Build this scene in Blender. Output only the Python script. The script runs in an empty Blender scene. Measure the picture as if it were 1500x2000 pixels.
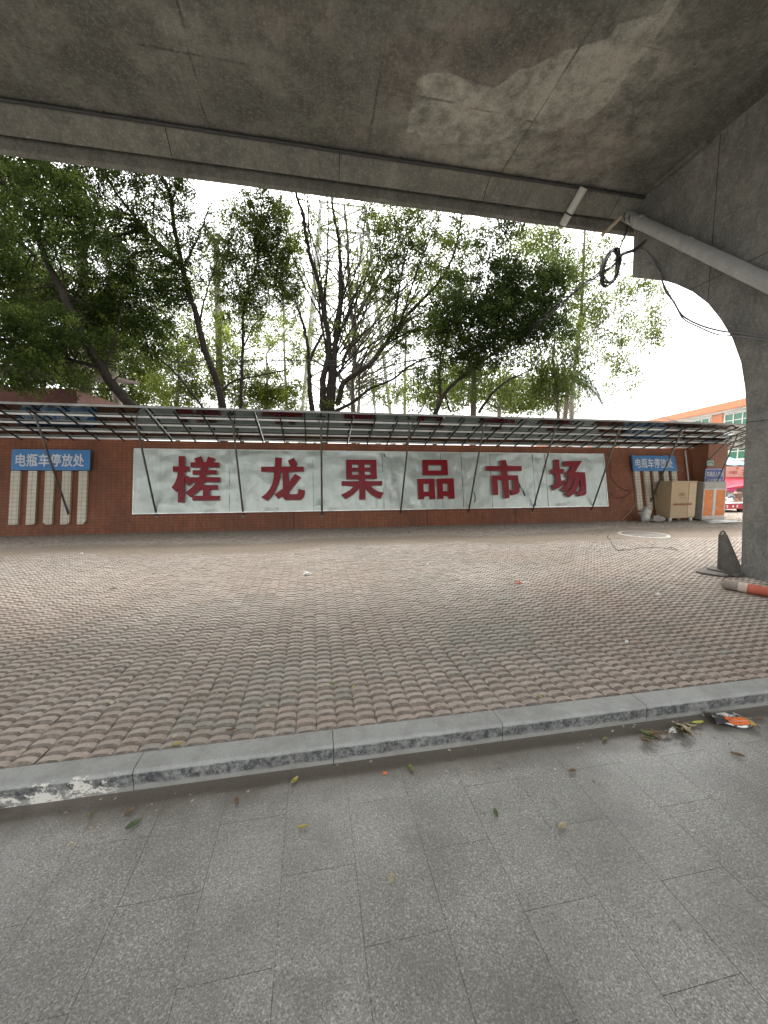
import bpy, bmesh, math, random
import numpy as np
from math import sin, cos, tan, atan, pi, radians, hypot
from mathutils import Vector, Matrix
from mathutils.geometry import tessellate_polygon
from mathutils import noise as mnoise

random.seed(7)
rng = np.random.default_rng(11)
S = bpy.context.scene
COL = S.collection

# ------------------------------------------------------------------ camera
PSI, TH, FPX, HC = radians(10.5), atan(72 / 751), 751.0, 1.55
F = Vector((sin(PSI) * cos(TH), cos(PSI) * cos(TH), -sin(TH)))
R = Vector((cos(PSI), -sin(PSI), 0))
U = R.cross(F)
EYE = Vector((0, 0, HC))
cam = bpy.data.cameras.new('camera')
camo = bpy.data.objects.new('camera', cam)
COL.objects.link(camo)
camo.matrix_world = Matrix((
    (R.x, U.x, -F.x, EYE.x), (R.y, U.y, -F.y, EYE.y), (R.z, U.z, -F.z, EYE.z), (0, 0, 0, 1)))
cam.sensor_fit = 'VERTICAL'
cam.sensor_height = 24
cam.sensor_width = 18
cam.lens = 24 * FPX / 2000
cam.clip_start = 0.05
cam.clip_end = 2000
S.camera = camo

# ------------------------------------------------------------------ sky and sun (overcast)
SUN_EL, SUN_AZ = radians(62), radians(10)     # azimuth from +Y towards +X
W = bpy.data.worlds.new('World')
S.world = W
W.use_nodes = True
wn = W.node_tree
wn.nodes.clear()
sky = wn.nodes.new('ShaderNodeTexSky')
sky.sky_type = 'NISHITA'
sky.sun_disc = False
sky.sun_elevation = SUN_EL
sky.sun_rotation = SUN_AZ
sky.air_density = 1.0
sky.dust_density = 6.0
sky.ozone_density = 1.0
bg = wn.nodes.new('ShaderNodeBackground')
bg.inputs['Strength'].default_value = 0.15
wo = wn.nodes.new('ShaderNodeOutputWorld')
hs = wn.nodes.new('ShaderNodeHueSaturation')      # cloud cover: nearly neutral sky light
hs.inputs['Saturation'].default_value = 0.10
wn.links.new(sky.outputs[0], hs.inputs['Color'])
wn.links.new(hs.outputs[0], bg.inputs[0])
wn.links.new(bg.outputs[0], wo.inputs[0])
sl = bpy.data.lights.new('sun', 'SUN')
sl.energy = 0.5
sl.angle = radians(25)
sl.color = (1.0, 0.95, 0.88)
so = bpy.data.objects.new('sun', sl)
COL.objects.link(so)
sd = Vector((sin(SUN_AZ) * cos(SUN_EL), cos(SUN_AZ) * cos(SUN_EL), sin(SUN_EL)))
so.rotation_euler = sd.to_track_quat('Z', 'Y').to_euler()
so.location = (0, 0, 30)
S.view_settings.view_transform = 'Standard'
S.view_settings.look = 'None'
S.view_settings.gamma = 1
S.view_settings.exposure = 2.3
S.view_settings.use_curve_mapping = False
S.render.engine = 'CYCLES'
S.cycles.max_bounces = 8
S.cycles.diffuse_bounces = 5
S.cycles.use_denoising = True

# ------------------------------------------------------------------ photo pixel -> point on a real plane
def ray(x, y):
    return F + R * ((x - 750) / FPX) - U * ((y - 1000) / FPX)
def hit(x, y, n, d):
    r = ray(x, y); n = Vector(n)
    return EYE + r * ((d - n.dot(EYE)) / n.dot(r))
def atZ(x, y, z=0.0): return hit(x, y, (0, 0, 1), z)
def atX(x, y, X): return hit(x, y, (1, 0, 0), X)
def atY(x, y, Y): return hit(x, y, (0, 1, 0), Y)
LAM = radians(11.0); TL = tan(LAM); YW = 11.28
WN = Vector((0, -cos(LAM), sin(LAM)))            # wall's outward normal (the wall leans back)
def atW(x, y, off=0.0):
    return hit(x, y, WN, WN.dot(Vector((0, YW, 0))) + off)
def WP(x, z, off=0.0):
    return Vector((x, YW + z * TL, z)) + WN * off

# ------------------------------------------------------------------ node helper
class N:
    def __init__(s, name, rough=0.6, metal=0.0, spec=0.5):
        s.m = bpy.data.materials.new(name); s.m.use_nodes = True
        s.t = s.m.node_tree; s.b = s.t.nodes['Principled BSDF']
        s.out = s.t.nodes['Material Output']
        s.b.inputs['Roughness'].default_value = rough
        s.b.inputs['Metallic'].default_value = metal
        s.b.inputs['Specular IOR Level'].default_value = spec
        s._c = None
    def new(s, k): return s.t.nodes.new(k)
    def lk(s, a, b):
        if hasattr(a, 'is_linked') or isinstance(a, bpy.types.NodeSocket): s.t.links.new(a, b)
        else:
            if isinstance(a, (tuple, list)) and len(a) == 3 and b.type == 'RGBA': a = (*a, 1)
            b.default_value = a
    def co(s, scale=(1, 1, 1), loc=(0, 0, 0), rot=(0, 0, 0)):
        if s._c is None: s._c = s.new('ShaderNodeTexCoord').outputs['Object']
        m = s.new('ShaderNodeMapping')
        m.inputs['Scale'].default_value = scale; m.inputs['Location'].default_value = loc
        m.inputs['Rotation'].default_value = rot
        s.t.links.new(s._c, m.inputs['Vector']); return m.outputs[0]
    def noise(s, scale=5, detail=4, rough=0.55, vec=None, dist=0.0):
        n = s.new('ShaderNodeTexNoise')
        n.inputs['Scale'].default_value = scale; n.inputs['Detail'].default_value = detail
        n.inputs['Roughness'].default_value = rough; n.inputs['Distortion'].default_value = dist
        s.t.links.new(vec if vec is not None else s.co(), n.inputs['Vector']); return n.outputs['Fac']
    def vor(s, scale=50, vec=None, feat='F1', out='Distance'):
        n = s.new('ShaderNodeTexVoronoi'); n.feature = feat
        n.inputs['Scale'].default_value = scale
        s.t.links.new(vec if vec is not None else s.co(), n.inputs['Vector']); return n.outputs[out]
    def ramp(s, fac, *stops):
        n = s.new('ShaderNodeValToRGB'); e = n.color_ramp.elements
        while len(e) < len(stops): e.new(0.5)
        for el, (p, c) in zip(e, stops):
            el.position = p
            el.color = (c, c, c, 1) if isinstance(c, (int, float)) else (*c, 1)
        s.lk(fac, n.inputs[0]); return n.outputs[0]
    def mix(s, fac, a, b, mode='MIX'):
        n = s.new('ShaderNodeMix'); n.data_type = 'RGBA'; n.blend_type = mode
        s.lk(fac, n.inputs[0]); s.lk(a, n.inputs[6]); s.lk(b, n.inputs[7]); return n.outputs[2]
    def math(s, op, a, b=0.0):
        n = s.new('ShaderNodeMath'); n.operation = op
        s.lk(a, n.inputs[0]); s.lk(b, n.inputs[1]); return n.outputs[0]
    def attr(s, name):
        n = s.new('ShaderNodeAttribute'); n.attribute_name = name; return n.outputs['Fac']
    def sep(s, vec):
        n = s.new('ShaderNodeSeparateXYZ'); s.t.links.new(vec, n.inputs[0]); return n.outputs
    def brick(s, vec, c1, c2, mortar, w, h, msize, offset=0.5, bias=0.0):
        n = s.new('ShaderNodeTexBrick'); n.offset = offset; n.squash = 1.0
        s.t.links.new(vec, n.inputs['Vector'])
        for k, v in (('Color1', c1), ('Color2', c2), ('Mortar', mortar)): s.lk(v, n.inputs[k])
        n.inputs['Scale'].default_value = 1; n.inputs['Mortar Size'].default_value = msize
        n.inputs['Mortar Smooth'].default_value = 0.15; n.inputs['Bias'].default_value = bias
        n.inputs['Brick Width'].default_value = w; n.inputs['Row Height'].default_value = h
        return n.outputs['Color'], n.outputs['Fac']
    def bump(s, h, strength=0.3, dist=0.01, normal=None):
        n = s.new('ShaderNodeBump'); n.inputs['Strength'].default_value = strength
        n.inputs['Distance'].default_value = dist; s.lk(h, n.inputs['Height'])
        if normal is not None: s.t.links.new(normal, n.inputs['Normal'])
        s.t.links.new(n.outputs[0], s.b.inputs['Normal']); return n.outputs[0]
    def col(s, c): s.lk(c, s.b.inputs['Base Color']); return s
    def rough(s, r): s.lk(r, s.b.inputs['Roughness']); return s

def simple(name, c, rough=0.6, metal=0.0, var=0.25, scale=6.0, spec=0.5, bump=0.0, bscale=40):
    n = N(name, rough, metal, spec)
    f = n.noise(scale, 5, 0.6)
    lo = tuple(v * (1 - var) for v in c); hi = tuple(min(1, v * (1 + var)) for v in c)
    n.col(n.ramp(f, (0.3, lo), (0.7, hi)))
    n.rough(n.math('ADD', n.math('MULTIPLY', n.noise(scale * 2.3, 3), 0.25), rough - 0.12))
    if bump: n.bump(n.noise(bscale, 4), bump, 0.01)
    return n.m

# ------------------------------------------------------------------ mesh builder
class MB:
    def __init__(s): s.v = []; s.f = []; s.mi = []; s.smooth = []; s.cur = 0; s.at = {}
    def add(s, verts, faces, smooth=False, mi=0):
        o = len(s.v); s.v += [tuple(p) for p in verts]
        for f in faces: s.f.append(tuple(i + o for i in f)); s.smooth.append(smooth); s.mi.append(mi)
    def hexa(s, p, mi=0):       # 8 points: bottom ring 0-3 (ccw from above), top ring 4-7
        s.add(p, [(3, 2, 1, 0), (4, 5, 6, 7), (0, 1, 5, 4), (1, 2, 6, 5), (2, 3, 7, 6), (3, 0, 4, 7)], mi=mi)
    def box(s, x0, x1, y0, y1, z0, z1, mi=0):
        s.hexa([(x0, y0, z0), (x1, y0, z0), (x1, y1, z0), (x0, y1, z0), (x0, y0, z1), (x1, y0, z1), (x1, y1, z1), (x0, y1, z1)], mi)
    def obox(s, c, ax, ay, az, mi=0):      # centre and three half-axis vectors
        c = Vector(c); ax, ay, az = Vector(ax), Vector(ay), Vector(az)
        s.hexa([c - ax - ay - az, c + ax - ay - az, c + ax + ay - az, c - ax + ay - az,
                c - ax - ay + az, c + ax - ay + az, c + ax + ay + az, c - ax + ay + az], mi)
    def wbox(s, x0, x1, z0, z1, o0, o1, mi=0):   # on the leaning wall, o1 nearest the viewer
        s.hexa([WP(x0, z0, o1), WP(x1, z0, o1), WP(x1, z0, o0), WP(x0, z0, o0),
                WP(x0, z1, o1), WP(x1, z1, o1), WP(x1, z1, o0), WP(x0, z1, o0)], mi)
    def bar(s, a, b, w, h, up=(0, 0, 1), mi=0):
        a, b = Vector(a), Vector(b); d = (b - a); L = d.length / 2; d.normalize()
        sx = d.cross(Vector(up)).normalized(); u = sx.cross(d)
        s.obox((a + b) / 2, sx * w / 2, d * L, u * h / 2, mi)
    def tube(s, pts, rad, n=8, caps=True, smooth=True, mi=0):
        pts = [Vector(p) for p in pts]
        if not hasattr(rad, '__len__'): rad = [rad] * len(pts)
        vs, fs = [], []; ref = None
        for i, p in enumerate(pts):
            d = (pts[min(i + 1, len(pts) - 1)] - pts[max(i - 1, 0)])
            if d.length < 1e-9: d = Vector((0, 0, 1))
            d.normalize()
            if ref is None or abs(ref.dot(d)) > 0.98:
                ref = Vector((1, 0, 0)) if abs(d.x) < 0.7 else Vector((0, 1, 0))
            ref = (ref - d * ref.dot(d)).normalized(); b = d.cross(ref)
            for k in range(n):
                a = 2 * pi * k / n
                vs.append(p + (ref * cos(a) + b * sin(a)) * rad[i])
        for i in range(len(pts) - 1):
            for k in range(n):
                k2 = (k + 1) % n
                fs.append((i * n + k, i * n + k2, (i + 1) * n + k2, (i + 1) * n + k))
        s.add(vs, fs, smooth, mi)
        if caps:
            s.add(vs[:n], [tuple(range(n - 1, -1, -1))], False, mi)
            s.add(vs[-n:], [tuple(range(n))], False, mi)
    def lathe(s, prof, c, n=24, mi=0, smooth=True):   # prof: (r, z)
        c = Vector(c); vs, fs = [], []
        for r, z in prof:
            for k in range(n):
                a = 2 * pi * k / n; vs.append(c + Vector((r * cos(a), r * sin(a), z)))
        for i in range(len(prof) - 1):
            for k in range(n):
                k2 = (k + 1) % n; fs.append((i * n + k, i * n + k2, (i + 1) * n + k2, (i + 1) * n + k))
        s.add(vs, fs, smooth, mi)
    def prism(s, loops, back, mi=0, mi_side=0):   # planar outline loops (first outer, rest holes) extruded by vector `back`
        loops = [[Vector(p) for p in l] for l in loops]; back = Vector(back)
        flat = [p for l in loops for p in l]
        tris = tessellate_polygon(loops)
        nrm = None
        good = []
        for t in tris:
            a, b, c = (flat[i] for i in t); cr = (b - a).cross(c - a)
            if cr.length < 1e-12: continue
            good.append(t if cr.dot(back) < 0 else (t[0], t[2], t[1]))
        s.add(flat, good, False, mi)
        s.add([p + back for p in flat], [(t[0], t[2], t[1]) for t in good], False, mi_side)
        for l in loops:
            n = len(l); vs = l + [p + back for p in l]
            s.add(vs, [(i, (i + 1) % n, n + (i + 1) % n, n + i) for i in range(n)], False, mi_side)

def base_of(o):
    while o is not None and o.parent is not None: o = o.parent
    return o.location if o is not None else Vector((0, 0, 0))

def obj(name, mb, mats, parent=None, base=None, recalc=True):
    if not isinstance(mats, (list, tuple)): mats = [mats]
    if parent is not None: b = base_of(parent)
    elif base is None:
        a = np.array(mb.v); b = Vector(((a[:, 0].min() + a[:, 0].max()) / 2, (a[:, 1].min() + a[:, 1].max()) / 2, a[:, 2].min()))
    else: b = Vector(base)
    me = bpy.data.meshes.new(name)
    me.from_pydata([(x - b[0], y - b[1], z - b[2]) for x, y, z in mb.v], [], mb.f)
    for m in mats: me.materials.append(m)
    me.polygons.foreach_set('use_smooth', mb.smooth)
    me.polygons.foreach_set('material_index', mb.mi)
    if recalc:
        bm = bmesh.new(); bm.from_mesh(me)
        bmesh.ops.recalc_face_normals(bm, faces=bm.faces); bm.to_mesh(me); bm.free()
    me.update()
    o = bpy.data.objects.new(name, me); COL.objects.link(o)
    if parent is not None: o.parent = parent
    else: o.location = b
    return o

def thing(name, label, cat, loc, group=None):
    o = bpy.data.objects.new(name, None); COL.objects.link(o)
    o.empty_display_size = 0.2
    o.location = loc; o['label'] = label; o['category'] = cat
    if group: o['group'] = group
    return o
def tag(o, label, cat, group=None, kind=None):
    o['label'] = label; o['category'] = cat
    if group: o['group'] = group
    if kind: o['kind'] = kind
    return o
def struct(o, label, cat):
    return tag(o, label, cat, kind='structure')

def np_mesh(name, V, Fq, mat, parent=None, attrs=None, base=(0, 0, 0), smooth=False, fattrs=None):
    """fast mesh from arrays; faces all of one size; per-vertex float attributes"""
    b = np.array(base_of(parent) if parent is not None else base)
    V = np.asarray(V, dtype=np.float32) - b.astype(np.float32)
    me = bpy.data.meshes.new(name); k = Fq.shape[1]
    me.vertices.add(len(V)); me.vertices.foreach_set('co', V.ravel())
    me.loops.add(Fq.size); me.loops.foreach_set('vertex_index', Fq.ravel().astype(np.int32))
    me.polygons.add(len(Fq)); me.polygons.foreach_set('loop_start', np.arange(0, Fq.size, k, dtype=np.int32))
    me.polygons.foreach_set('loop_total', np.full(len(Fq), k, dtype=np.int32))
    me.polygons.foreach_set('use_smooth', np.full(len(Fq), smooth))
    me.update(calc_edges=True); me.validate()
    for an, av in (attrs or {}).items():
        a = me.attributes.new(an, 'FLOAT', 'POINT'); a.data.foreach_set('value', np.asarray(av, dtype=np.float32))
    for an, av in (fattrs or {}).items():
        a = me.attributes.new(an, 'FLOAT', 'FACE'); a.data.foreach_set('value', np.asarray(av, dtype=np.float32))
    me.materials.append(mat)
    o = bpy.data.objects.new(name, me); COL.objects.link(o)
    if parent is not None: o.parent = parent
    else: o.location = base
    return o

def lettering(name, body, centre, right, up, width, height, mat, parent, bold=0.0, depth=0.004, spacing=1.0):
    """flat raised letters of the built-in font, fitted to width x height on a plane"""
    c = bpy.data.curves.new('letters', 'FONT'); c.body = body; c.size = 1
    c.space_character = spacing; c.resolution_u = 4
    t = bpy.data.objects.new('letters', c); COL.objects.link(t)
    dg = bpy.context.evaluated_depsgraph_get()
    me0 = bpy.data.meshes.new_from_object(t.evaluated_get(dg))
    v = np.zeros(len(me0.vertices) * 3); me0.vertices.foreach_get('co', v); v = v.reshape(-1, 3)
    faces = [tuple(p.vertices) for p in me0.polygons]
    bpy.data.objects.remove(t); bpy.data.curves.remove(c); bpy.data.meshes.remove(me0)
    lo, hi = v.min(0), v.max(0); mid = (lo + hi) / 2; sx = width / (hi[0] - lo[0]); sy = height / (hi[1] - lo[1])
    right, up = Vector(right).normalized(), Vector(up).normalized(); n = right.cross(up)
    mb = MB()
    offs = [(0, 0)] if not bold else [(0, 0), (bold, 0), (-bold, 0), (0, bold), (0, -bold), (bold * .7, bold * .7), (-bold * .7, bold * .7), (bold * .7, -bold * .7), (-bold * .7, -bold * .7)]
    for k, (dx, dy) in enumerate(offs):
        P = [Vector(centre) + right * ((p[0] + dx - mid[0]) * sx) + up * ((p[1] + dy - mid[1]) * sy) + n * (depth + .0007 * k) for p in v]
        mb.add(P, faces)
    return obj(name, mb, mat, parent, recalc=False)

# ================================================================== SETTING
DECK_NEAR = -1.2          # near edge of the flyover, behind the photographer
ZS = 7.0                  # soffit height
XP = 6.51                 # pier face

# ---- far ground
g = N('ground_concrete', 0.9)
gc = g.mix(g.noise(0.6, 5), (0.30, 0.28, 0.25), (0.42, 0.40, 0.36))
g.col(g.mix(g.noise(9, 6, 0.7), gc, (0.24, 0.22, 0.19))); g.bump(g.noise(25, 5), 0.3, 0.01)
mb = MB()
mb.add([(-300, 2.16, -0.035), (300, 2.16, -0.035), (300, 600, -0.035), (-300, 600, -0.035)], [(0, 1, 2, 3)])
struct(obj('ground', mb, g.m, base=(0, 0, 0)), 'flat dusty ground stretching away behind the wall and market', 'ground')

# ---- granite road slabs
g = N('granite_slabs', 0.45, spec=0.45)
v = g.co((1, 1, 1), (0.145, -0.0, 0), (0, 0, pi / 2))     # brick rows run along X, lengths along Y
v = g.co(rot=(0, 0, 0))
sx = g.sep(v)
cx = g.new('ShaderNodeCombineXYZ')
g.lk(g.math('ADD', sx[1], 0.0 - 1.797 + 0.6 * 20), cx.inputs[0]); g.lk(g.math('ADD', sx[0], 0.155 + 0.3075 * 40), cx.inputs[1])
bc, bf = g.brick(cx.outputs[0], (0.240, 0.234, 0.208), (0.275, 0.267, 0.238), (0.09, 0.085, 0.076), 0.6, 0.3075, 0.0016)
sp = g.noise(120, 4, 0.75)
sp2 = g.noise(170, 3, 0.7, g.co(loc=(3, 1, 0)))
c = g.mix(g.ramp(sp, (0.50, 0), (0.62, 0.9)), bc, (0.52, 0.51, 0.47))
c = g.mix(g.ramp(sp2, (0.34, 0.8), (0.48, 0)), c, (0.055, 0.055, 0.053))
c = g.mix(g.ramp(g.noise(1.7, 5, 0.62), (0.35, 0.5), (0.62, 0)), c, (0.10, 0.095, 0.085))       # grubby tone
c = g.mix(g.ramp(g.noise(3.1, 3, 0.5, g.co(loc=(3.3, 1.7, 0))), (0.655, 0), (0.70, 0.32)), c, (0.09, 0.087, 0.078))
c = g.mix(g.ramp(g.noise(9, 3, .55, g.co(loc=(1, 7, 0))), (.70, 0), (.73, .45)), c, (0.085, 0.082, 0.074))  # old spills
# dirt that collects along the foot of the kerb
dm = g.math('ADD', sx[1], g.math('MULTIPLY', g.noise(4, 6, 0.72), 0.30))
c = g.mix(g.ramp(g.math('SUBTRACT', dm, 1.98 + 0.0), (0.0, 0), (0.17, 0.85)), c, g.mix(g.noise(45, 6, .8), (0.05, 0.041, 0.03), (0.15, 0.125, 0.095)))
c = g.mix(g.math('MULTIPLY', bf, g.ramp(g.noise(2.3, 3), (.40, .10), (.68, .9))), c, (0.06, 0.055, 0.048))
g.col(c)
g.rough(g.math('ADD', g.math('MULTIPLY', g.noise(120, 3), 0.25), 0.22))
g.bump(g.math('SUBTRACT', g.math('MULTIPLY', sp, 0.25), bf), 0.35, 0.004)
M_ROAD = g.m
mb = MB()
mb.add([(-60, -40, -0.11), (60, -40, -0.11), (60, 2.12, -0.11), (-60, 2.12, -0.11)], [(0, 1, 2, 3)])
struct(obj('road', mb, M_ROAD, base=(0, 0, 0)), 'grey granite slab roadway below the kerb', 'road')

# ---- kerb stones
g = N('kerb_granite', 0.55)
sxyz = g.sep(g.co())
c = g.mix(g.noise(1.1, 3, 0.5, g.co((1, 0.05, 0.05))), (0.275, 0.282, 0.262), (0.35, 0.354, 0.328))
c = g.mix(g.ramp(g.noise(170, 3, 0.7), (0.5, 0), (0.66, 0.8)), c, (0.38, 0.39, 0.375))
c = g.mix(g.ramp(g.noise(260, 2), (0.32, 0.6), (0.42, 0)), c, (0.09, 0.095, 0.095))
c = g.mix(g.ramp(g.noise(5, 7, .75), (0.36, .55), (0.56, 0)), c, (0.17, 0.168, 0.15))
c = g.mix(g.ramp(g.noise(38, 5, .8), (0.60, 0), (0.70, .55)), c, (0.44, 0.44, 0.41))
# worn dark band along the middle of the front face, pale grime at its foot
front = g.ramp(g.math('MULTIPLY', sxyz[1], -1), (0.0, 0), (0.040, 0), (0.050, 1), (1, 1))
band = g.math('MULTIPLY', g.ramp(g.math('ADD', sxyz[2], g.math('MULTIPLY', g.noise(9, 5, 0.7), 0.035)), (0.038, 0), (0.052, 1), (0.104, 1), (0.114, 0)), front)
bn = g.ramp(g.noise(24, 8, 0.9), (0.40, 0.08), (0.56, 0.95))
c = g.mix(g.math('MULTIPLY', band, bn), c, (0.035, 0.037, 0.040))
foot = g.math('MULTIPLY', g.ramp(g.math('ADD', sxyz[2], g.math('MULTIPLY', g.noise(12, 5, 0.7), 0.03)), (0.03, 1), (0.06, 0)), front)
c = g.mix(g.math('MULTIPLY', foot, 0.4), c, (0.23, 0.215, 0.185))
lime = g.math('MULTIPLY', g.ramp(g.noise(7.5, 6, 0.7, g.co((1, 1, 2.2))), (0.55, 0), (0.6, 1)), g.ramp(sxyz[0], (0, 0), (1, 0)))
lm = g.math('MULTIPLY', g.ramp(g.noise(8.5, 6, 0.72, g.co((1, 1, 1.6))), (0.535, 0), (0.56, 1)),
            g.ramp(g.math('ADD', sxyz[0], 2.0), (0.2, 0), (0.36, 1), (0.9, 1), (1.0, 0)))
c = g.mix(g.math('MULTIPLY', lm, front), c, (0.62, 0.60, 0.53))
g.col(c); g.rough(g.math('ADD', g.math('MULTIPLY', g.noise(90, 3), 0.35), 0.33))
g.bump(g.math('ADD', g.noise(60, 5, 0.7), g.math('MULTIPLY', g.noise(9, 4), 1.5)), 0.45, 0.006)
mb = MB()
for k in range(-26, 34):
    x0, x1 = 0.092 + 1.05 * k + 0.002, 0.092 + 1.05 * (k + 1) - 0.002
    dy, dz = random.uniform(-.0015, .0015), random.uniform(-.002, .002)
    pr = [(2.092, -0.14), (2.092, -0.016), (2.097, -0.006), (2.106, 0.001), (2.232, 0.004), (2.232, -0.14)]
    vs = [(x0, y + dy, z + dz) for y, z in pr] + [(x1, y + dy, z + dz) for y, z in pr]
    n = len(pr)
    mb.add(vs, [(i, (i + 1) % n, n + (i + 1) % n, n + i) for i in range(n)] + [tuple(range(n)), tuple(range(2 * n - 1, n - 1, -1))])
struct(obj('kerb', mb, g.m, base=(0, 2.15, -0.11)), 'grey granite kerb stones with worn dark band', 'kerb')

# ---- relief pavers: every unit a domed, chamfered block
g = N('paver', 0.82, spec=0.22)
tone, red, hgt = g.attr('tone'), g.attr('red'), g.attr('hgt')
c = g.mix(tone, (0.36, 0.315, 0.268), (0.56, 0.505, 0.44))
c = g.mix(red, c, (0.47, 0.33, 0.265))
c = g.mix(g.ramp(g.attr('green'), (0.0, 0), (1, 0.75)), c, (0.30, 0.325, 0.285))
c = g.mix(g.ramp(g.noise(40, 5, 0.7), (0.4, 0.35), (0.65, 0)), c, (0.19, 0.16, 0.13))
px = g.sep(g.co())
# joint dirt with shade painted on block fronts; dust drift in front of the wall
dirt_shade = g.math('MULTIPLY', g.attr('joint'), g.ramp(g.noise(26, 4, .7), (.3, .45), (.6, 1)))
c = g.mix(dirt_shade, c, g.mix(g.noise(30, 4), (0.095, 0.079, 0.063), (0.15, 0.125, 0.10)))
dr = g.attr('drift')
dn = g.math('ADD', dr, g.math('MULTIPLY', g.math('SUBTRACT', g.noise(2.2, 6, 0.7), 0.5), 1.1))
c = g.mix(g.ramp(dn, (0.38, 0), (0.72, 0.92)), c, g.mix(g.noise(14, 5, 0.7), (0.185, 0.15, 0.112), (0.26, 0.215, 0.165)))
g.col(c); g.bump(g.noise(120, 4, 0.7), 0.35, 0.004)
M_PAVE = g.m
PX, PY = 0.126, 0.0775
fx = np.array([0.0, 0.17, 0.5, 0.83, 1.0]); fy = np.array([0.0, 0.30, 0.88, 1.0])
hz = np.zeros((4, 5)); hz[1, :] = (0.42, 0.92, 1.0, 0.92, 0.42); hz[2, :] = (0.35, 0.78, 0.86, 0.78, 0.35)
units = []
y = 2.236
row = 0
while y < 16.5:
    if y < YW - 0.02:
        xa, xb = -0.69 * y - 2.6, 1.47 * y + 2.4
    else: xa, xb = 13.3, 26
    k0 = math.floor(xa / PX)
    n = int((xb - xa) / PX)
    xs = (k0 + np.arange(n)) * PX
    units.append(np.stack([xs, np.full(n, y)], 1)); y += PY; row += 1
units = np.concatenate(units); nu = len(units)
def ss(a, b, x):
    t = np.clip((x - a) / (b - a), 0, 1); return t * t * (3 - 2 * t)
def drift_at(x, y):
    d = np.exp(-((y - (8.75 + 0.25 * np.sin(x * 0.9) + 0.12 * np.sin(x * 2.3 + 1))) / 0.62) ** 2) * 0.85
    d += 0.16 * ss(6.6, 7.8, y) * (y < 9.6)
    d += 0.75 * np.exp(-(((x - 9.5) / 2.6) ** 2 + ((y - 8.6) / 1.0) ** 2))
    d += 0.55 * np.exp(-(((x - 5.6) / 1.1) ** 2 + ((y - 4.2) / 0.7) ** 2))
    d += np.clip((y - 10.9) / 0.5, 0, 1) * 0.25 * (y < 11.4) + (y > 11.3) * 0.5
    return np.clip(d, 0, 1)
dri = drift_at(units[:, 0], units[:, 1])
amp = 0.0225 * (1 - 0.55 * dri) * rng.uniform(0.75, 1.12, nu)
tx, ty = rng.normal(0, 0.022, nu), rng.normal(0, 0.03, nu)
dz = rng.normal(0, 0.0012, nu)
ox = units[:, 0, None, None] + fx[None, None, :] * PX * 0.985 + rng.normal(0, 0.0012, nu)[:, None, None]
oy = units[:, 1, None, None] + fy[None, :, None] * PY * 0.985 + 0 * fx[None, None, :] + rng.normal(0, 0.001, nu)[:, None, None]
hh = hz[None] * amp[:, None, None]
oz = -0.0215 + hh + dz[:, None, None] + (hz[None] > 0) * (tx[:, None, None] * (fx[None, None, :] - .5) * PX + ty[:, None, None] * (fy[None, :, None] - .5) * PY)
oz = oz + 0.017 * dri[:, None, None]
bow = (0.009 * (1 - (2 * fx - 1) ** 2))[None, None, :]          # ridge bows away from the kerb
oy = oy + bow * (fy[None, :, None] > 0) * (fy[None, :, None] < 1)
ox = np.broadcast_to(ox, oz.shape)
V = np.stack([ox, oy, oz], -1).reshape(-1, 3)
ii = (np.arange(3)[:, None] * 5 + np.arange(4)[None, :]).ravel()
q = np.stack([ii, ii + 1, ii + 6, ii + 5], 1)
FQ = (np.arange(nu)[:, None, None] * 20 + q[None]).reshape(-1, 4)
def smooth_noise(P, s, seed):
    return np.array([mnoise.noise(Vector((a * s, b * s, seed))) for a, b in P])
big = smooth_noise(units, 0.55, 3.1); mid = smooth_noise(units, 2.4, 8.2)
tone_u = np.clip(0.5 + 0.35 * big + 0.25 * mid + rng.normal(0, 0.12, nu), 0, 1)
red_u = np.clip(0.16 + 0.8 * smooth_noise(units, 0.7, 5.5) + rng.normal(0, 0.14, nu) + np.clip((3.4 - units[:, 1]) * 0.45, 0, .4), 0, 1) * 0.5
green_u = np.clip(-0.12 + 1.0 * smooth_noise(units, 0.9, 11.5) + rng.normal(0, 0.22, nu), 0, 1)
rep = lambda a: np.repeat(a, 20)
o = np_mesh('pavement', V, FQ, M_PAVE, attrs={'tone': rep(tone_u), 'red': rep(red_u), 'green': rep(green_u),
            'hgt': np.tile(np.where(hz > 0, 1.0, 0.0).ravel(), nu), 'drift': rep(dri)}, base=(0, 0, 0), fattrs={'joint': np.tile(np.repeat([.92, 0.0, .55], 4), nu)})  # joint: dirt mask, strongest on camera-facing fronts to paint in their shade
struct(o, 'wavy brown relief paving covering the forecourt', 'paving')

# ================================================================== FLYOVER
def ss(a, b, x):
    t = np.clip((x - a) / (b - a), 0, 1); return t * t * (3 - 2 * t)
def poly_mask(poly, X, Y, soft):
    """signed distance style soft mask of a polygon"""
    inside = np.zeros(X.shape, bool); dist = np.full(X.shape, 1e9)
    n = len(poly)
    for i in range(n):
        (x1, y1), (x2, y2) = poly[i], poly[(i + 1) % n]
        cond = ((y1 > Y) != (y2 > Y)) & (X < (x2 - x1) * (Y - y1) / (y2 - y1 + 1e-12) + x1)
        inside ^= cond
        ex, ey = x2 - x1, y2 - y1
        t = np.clip(((X - x1) * ex + (Y - y1) * ey) / (ex * ex + ey * ey + 1e-12), 0, 1)
        dist = np.minimum(dist, np.hypot(X - x1 - t * ex, Y - y1 - t * ey))
    sdv = np.where(inside, dist, -dist)
    return np.clip(0.5 + sdv / soft, 0, 1)
def zpx(pts):   # soffit outlines, in metres on the soffit
    return [tuple(atZ(x, y, ZS)[:2]) for x, y in pts]

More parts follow.
